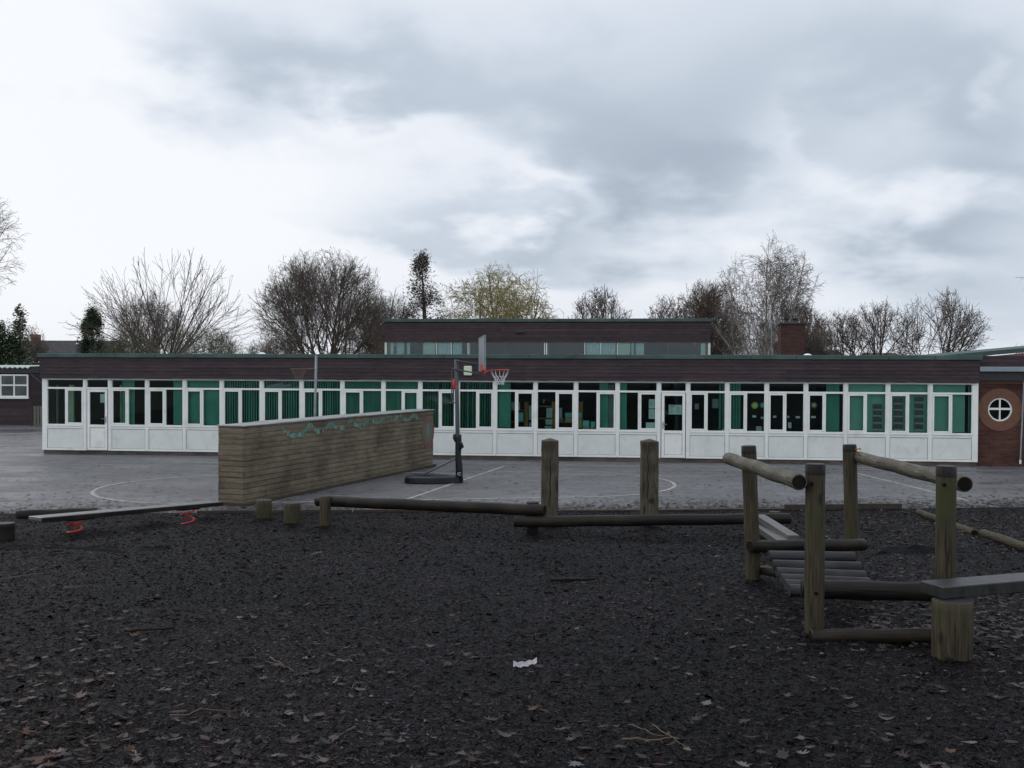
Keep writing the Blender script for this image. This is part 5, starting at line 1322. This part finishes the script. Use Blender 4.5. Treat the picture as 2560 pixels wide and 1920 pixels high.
# ================================================================== TREES
def grow_tree(base, H, rx, style, seed, P):
    R = random.Random(seed); low = []; fine = []
    zc = P.get('zc', .58)*H; rz = H-zc; rzl = zc-P.get('zmin', .12)*H; bx, by, bz = base
    def ins(x, y, z):
        dx, dy, dz = (x-bx)/rx, (y-by)/rx, (z-zc); dz = dz/rz if dz > 0 else dz/rzl
        return dx*dx+dy*dy+dz*dz
    def exitd(p, d):
        st = rx/9; t = 0
        for _ in range(30):
            t += st
            if ins(p[0]+d[0]*t, p[1]+d[1]*t, p[2]+d[2]*t) > 1 and p[2]+d[2]*t > zc*.6: return t
        return t*.4
    lv = P['lv']
    def nrm(d):
        l = math.sqrt(d[0]*d[0]+d[1]*d[1]+d[2]*d[2]) or 1; return (d[0]/l, d[1]/l, d[2]/l)
    def br(p, d, L, r, lev):
        a = lv[lev]; n = max(2, min(12, int(L/a['seg']))); pts = [p]; rs = [r]; k = R.uniform(.8, 1.12)**2
        nch = a.get('n', 0)*R.uniform(.75, 1.2); acc = R.random(); st = a.get('st', .25)
        for i in range(n):
            w = a['w']; d = nrm((d[0]+R.gauss(0, w), d[1]+R.gauss(0, w), d[2]+R.gauss(0, w)+a['t']))
            p = (p[0]+d[0]*L/n, p[1]+d[1]*L/n, p[2]+d[2]*L/n); t = (i+1)/n
            if lev > 1 and ins(*p) > k: break
            ri = max(r*(1-.8*t), .004); pts.append(p); rs.append(ri)
            if lev < len(lv)-1 and t > st:
                acc += nch/(n*(1-st))
                while acc > 1:
                    acc -= 1; an = math.radians(R.gauss(a['an'], 9)); az = R.uniform(0, 6.283)
                    q = nrm((d[1], -d[0], 0)) if abs(d[2]) < .95 else (1, 0, 0); s = (d[1]*q[2]-d[2]*q[1], d[2]*q[0]-d[0]*q[2], d[0]*q[1]-d[1]*q[0])
                    ca, sa = math.cos(an), math.sin(an); cz_, sz_ = math.cos(az), math.sin(az)
                    cd = nrm(tuple(d[j]*ca+(q[j]*cz_+s[j]*sz_)*sa for j in range(3)))
                    ex = exitd(p, cd)*R.uniform(.7, 1.0); Lc = L*a['lr']*R.uniform(.7, 1.2)*(1-.3*t)
                    if lev == 0: Lc = min(ex, L*.9)
                    else: Lc = min(Lc, ex*1.1)
                    if Lc < .12: continue
                    br(p, cd, Lc, max(ri*a.get('rr', .6), .004), lev+1)
        if len(pts) > 1: (low if lev <= P.get('tl', 1) else fine).append((pts, rs, lev))
    stems = P.get('stems', 1); sp = P.get('sp', .3)
    hf = P.get('fork', .18)*H
    if P.get('fork', .18) > 0: low.append(([(bx, by, bz-.2), (bx+.03, by, bz+hf*.5), (bx, by, bz+hf)], [P['r']*1.6, P['r']*1.35, P['r']*1.2], 0))
    for s_ in range(stems):
        az = 6.283*s_/stems+R.gauss(0, .3)
        k = sp*(.06+.94*R.random()**.8) if s_ else sp*.1
        d = nrm((k*math.cos(az)*rx/max(H*.5, .1)*1.2, k*math.sin(az)*rx/max(H*.5, .1)*1.2, 1)); p = (bx+.3*P['r']*math.cos(az), by+.3*P['r']*math.sin(az), bz+hf-.05)
        if P.get('wide'): p = (bx+R.uniform(-.75, .75)*rx, by+R.uniform(-.4, .4)*rx, bz)
        br(p, d, exitd(p, d)*R.uniform(.85, 1.0), P['r']*R.uniform(.6, 1), 0)
    return low, fine
def tubes_np(polys, name, m, parent, nlow=6, tmin=.006):
    V = []; Fc = []
    for pts, rs, lev in polys:
        n = nlow if lev == 0 else (5 if lev == 1 else 3); base = len(V)
        for i, p in enumerate(pts):
            a = pts[max(i-1, 0)]; b = pts[min(i+1, len(pts)-1)]; dx, dy, dz = b[0]-a[0], b[1]-a[1], b[2]-a[2]
            l = math.sqrt(dx*dx+dy*dy+dz*dz) or 1; dx /= l; dy /= l; dz /= l
            if abs(dz) < .9: hx = math.hypot(dx, dy); ux, uy, uz = dy/hx, -dx/hx, 0.0
            else: hx = math.hypot(dx, dz); ux, uy, uz = dz/hx, 0.0, -dx/hx
            vx, vy, vz = dy*uz-dz*uy, dz*ux-dx*uz, dx*uy-dy*ux; r = max(rs[i], tmin)
            for k in range(n):
                c, s = math.cos(6.2832*k/n)*r, math.sin(6.2832*k/n)*r; V.append((p[0]+ux*c+vx*s-parent.location.x, p[1]+uy*c+vy*s-parent.location.y, p[2]+uz*c+vz*s-parent.location.z))
        for i in range(len(pts)-1):
            for k in range(n):
                k2 = (k+1) % n; Fc.append((base+i*n+k, base+i*n+k2, base+(i+1)*n+k2, base+(i+1)*n+k))
    if not Fc: return
    o = np_mesh(name, np.array(V), 4, np.array(Fc).ravel(), None, MT[m]); o.parent = parent; return o
def lvls(*a): return [dict(zip(('seg', 'w', 't', 'n', 'an', 'lr', 'st'), x)) for x in a]
STY = {
 # seg, wiggle, tropism, children, angle, length ratio, start
 'spread': dict(r=.058, zc=.40, zmin=.0, stems=19, sp=2.4, tl=1, fork=.34, lv=lvls((.6, .03, .03, 7, 27, .5, .2), (.5, .06, .05, 4, 28, .45, .2), (.35, .08, .06, 2, 30, .5, .3), (.3, .1, .05, 0, 0, 0, 0))),
 'dense': dict(r=.12, zc=.52, zmin=.0, stems=7, sp=1.3, tl=1, fork=.12, lv=lvls((.7, .05, .02, 13, 34, .5, .15), (.45, .07, .04, 10, 33, .50, .12), (.35, .09, .05, 7, 34, .5, .1), (.3, .12, .04, 4, 34, .6, .1), (.25, .15, .03, 0, 0, 0, 0))),
 'medium': dict(r=.11, zc=.52, zmin=.05, stems=5, sp=1.2, tl=1, fork=.2, lv=lvls((.6, .05, .03, 12, 36, .5, .2), (.45, .07, .05, 9, 34, .50, .12), (.35, .09, .05, 6, 34, .52, .1), (.3, .12, .04, 0, 34, .5, .1))),
 'birch': dict(r=.12, zc=.55, zmin=.05, stems=7, sp=1.1, tl=1, fork=.08, lv=lvls((.8, .03, .03, 10, 27, .42, .25), (.45, .06, .06, 7, 30, .45, .15), (.35, .09, .0, 5, 34, .55, .15), (.25, .10, -.12, 3, 28, .8, .2), (.25, .10, -.28, 0, 0, 0, 0))),
 'willow': dict(r=.16, zc=.50, zmin=.0, stems=7, sp=1.9, tl=1, fork=.2, lv=lvls((.6, .09, .0, 11, 42, .55, .2), (.4, .13, .02, 9, 42, .5, .15), (.3, .15, .0, 7, 45, .55, .1), (.25, .17, -.12, 3, 40, .8, .1), (.25, .12, -.25, 0, 0, 0, 0))),
 'bush': dict(r=.045, zc=.45, zmin=.0, stems=22, sp=1.0, tl=0, fork=0, wide=1, lv=lvls((.5, .07, .03, 10, 32, .5, .1), (.35, .1, .04, 8, 36, .5, .1), (.3, .12, .03, 5, 36, .5, .1), (.25, .14, .02, 0, 0, 0, 0))),
}
def tree(px0, px1, ytop, Y, style, seed, label, cat='tree', trunk='bark', crown='twig', tmin=.006, group='bare winter trees behind the school', **kw):
    xc = (px0+px1)/2; top = AT(xc, ytop, Y); rx = (px1-px0)/2*Y/F*kw.get('wx', 1.1); P = dict(STY[style]); P.update(kw)
    t = empty('pine_tree' if cat == 'pine' else {'birch': 'birch_tree', 'willow': 'willow_tree', 'bush': 'bare_shrub'}.get(style, 'bare_tree'), (top.x, Y, 0), 0, label, cat, group)
    P['cx'] = 0.0
    low, fine = grow_tree((top.x+kw.get('bx', 0), Y, 0), top.z*1.03, rx, style, seed, P)
    tubes_np(low, 'trunk', trunk, t, tmin=tmin); tubes_np(fine, 'crown', crown, t, tmin=tmin)
    return len(fine)
tree(205, 640, 634, 52, 'spread', 4, 'wide spreading bare tree with long open upturned branches', tmin=.008)
tree(268, 470, 735, 72, 'dense', 12, 'smaller grey bare tree behind the spreading one, left half', crown='twig')
tree(250, 420, 830, 66, 'bush', 13, 'olive brown thicket at the foot of the spreading tree, left side', 'shrub', crown='twiggreen')
tree(400, 610, 812, 70, 'bush', 14, 'dense green-brown thicket at the foot of the spreading tree, right side', 'shrub', crown='twiggreen')
tree(600, 760, 840, 78, 'bush', 15, 'grey-brown thicket between the spreading tree and the big dense tree', 'shrub', crown='twigred')
tree(640, 985, 640, 62, 'dense', 16, 'big dense rounded bare tree left of the upper block', crown='twig', tmin=.007)
tree(850, 1060, 735, 68, 'dense', 17, 'lower dense bare tree overlapping the right side of the big one', crown='twig')
tree(900, 1010, 800, 60, 'bush', 18, 'brownish thicket against the left end of the upper block', 'shrub', crown='twigred')
tree(1075, 1400, 672, 66, 'willow', 19, 'yellow-green willow with twisting twigs above the upper roof', 'willow', 'willowbark', 'willow', tmin=.010)
tree(1415, 1585, 722, 80, 'medium', 20, 'small open bare tree peeping over the middle of the upper roof', tmin=.012)
tree(1590, 1730, 745, 74, 'medium', 21, 'low bare tree above the right part of the upper roof', crown='twigred', tmin=.011)
tree(1680, 1860, 705, 76, 'dense', 22, 'brown bare tree left of the tall birch', crown='twigred', tmin=.009)
tree(1790, 2050, 600, 68, 'birch', 23, 'tall pale-stemmed birch, highest tree on the right', 'birch', 'birch', 'twig', tmin=.008)
tree(1770, 1960, 770, 80, 'bush', 24, 'dark brown thicket around the foot of the tall birch, left', 'shrub', crown='twigred')
tree(1900, 2090, 760, 84, 'dense', 25, 'brown thicket tree behind the brick chimney', crown='twigred', tmin=.01)
tree(1960, 2080, 690, 70, 'birch', 31, 'slighter drooping birch right behind the brick chimney', 'birch', 'birch', 'twig', tmin=.008)
tree(2020, 2190, 782, 78, 'medium', 26, 'low rounded bare tree right of the chimney', tmin=.010)
tree(2075, 2315, 764, 78, 'medium', 27, 'broad rounded bare tree second from the right', tmin=.010)
tree(2245, 2468, 730, 74, 'medium', 28, 'domed bare tree with clear twin trunks, tallest at the far right', tmin=.011)
tree(2530, 2700, 838, 60, 'medium', 29, 'twiggy bare tree just entering at the right edge above the maroon roof')
tree(2536, 2900, 640, 55, 'birch', 33, 'drooping birch branch tips entering high at the right edge', 'birch', 'birch', 'twig', zc=.78, zmin=.5, fork=.6)
tree(-260, 70, 470, 45, 'birch', 30, 'weeping birch hanging into the picture at the left edge', 'birch', 'birch', 'twig', tmin=.005, zc=.64, zmin=.26, fork=.42)
tree(60, 118, 812, 110, 'medium', 32, 'tiny bare tree beyond the house ridge', tmin=.012)

def foliage(px0, px1, ytop, Y, label, seed, n, shape, m, s, ybot=1000, name='conifer_tree', cat='conifer', lean=0.0, gap=.0):
    R = random.Random(seed); xc = (px0+px1)/2; top = AT(xc, ytop, Y); w = (px1-px0)/2*Y/F; H = top.z
    t = empty(name, (top.x, Y, 0), 0, label, cat, 'evergreen trees beyond the school'); mb = MB(); mb.tube([(0, 0, 0), (lean*.5, 0, H*.5), (lean, 0, H*.92)], [w*.12+.08, w*.08+.04, .02], 8); mb.build('trunk', 'bark', t)
    cl = []; K = 90
    for _ in range(K):
        z = R.random()**.8; rr = shape(z)*w; a = R.uniform(0, 6.28); q = rr*R.uniform(.35, .95); cl.append((q*math.cos(a)+lean*z, q*math.sin(a), H*(.06+.92*z), (.22+.2*R.random())*w*(1-.45*z)))
    V = []; Fc = []
    for _ in range(n):
        cx, cy, cz, cr_ = R.choice(cl); x, y, z = cx+R.gauss(0, cr_*.6), cy+R.gauss(0, cr_*.6), cz+R.gauss(0, cr_*.9)
        if z < .2: continue
        b = len(V); a = R.uniform(0, 6.28); e = R.uniform(-.6, .9); l = s*R.uniform(.6, 1.4); ww = l*.35
        d = (math.cos(a)*math.cos(e)*l, math.sin(a)*math.cos(e)*l, math.sin(e)*l); sx, sy, sz = -math.sin(a)*ww, math.cos(a)*ww, R.uniform(-.5, .5)*ww
        V += [(x-sx, y-sy, z-sz), (x+d[0], y+d[1], z+d[2]), (x+sx, y+sy, z+sz)]; Fc.append((b, b+1, b+2))
    o = np_mesh('crown', np.array(V), 3, np.array(Fc).ravel(), None, MT[m]); o.parent = t
foliage(184, 278, 776, 92, 'dark conical evergreen behind the right end of the tiled house roof', 1, 26000, lambda z: 1-.8*z**2.2, 'needle', .15)
foliage(1010, 1136, 632, 64, 'narrow dark ivy-clad tree rising left of the willow', 2, 12000, lambda z: .8 if z < .7 else .8*(1-(z-.7)*2.4), 'ivyleaf', .13, lean=-.45, name='ivy_clad_tree', cat='ivy tree')
foliage(-90, 88, 825, 62, 'bushy dark green evergreen above the hut at the left edge', 3, 20000, lambda z: 1-.6*z**2, 'needle', .12)
foliage(-25, 22, 800, 75, 'scraggy dark pine top at the far left edge', 4, 1500, lambda z: 1-.6*z, 'needle', .2)
foliage(0, 100, 772, 85, 'thin grey-green spruce with sparse layered branches beside the house chimney', 5, 1200, lambda z: 1-.9*z, 'ivyleaf', .3)
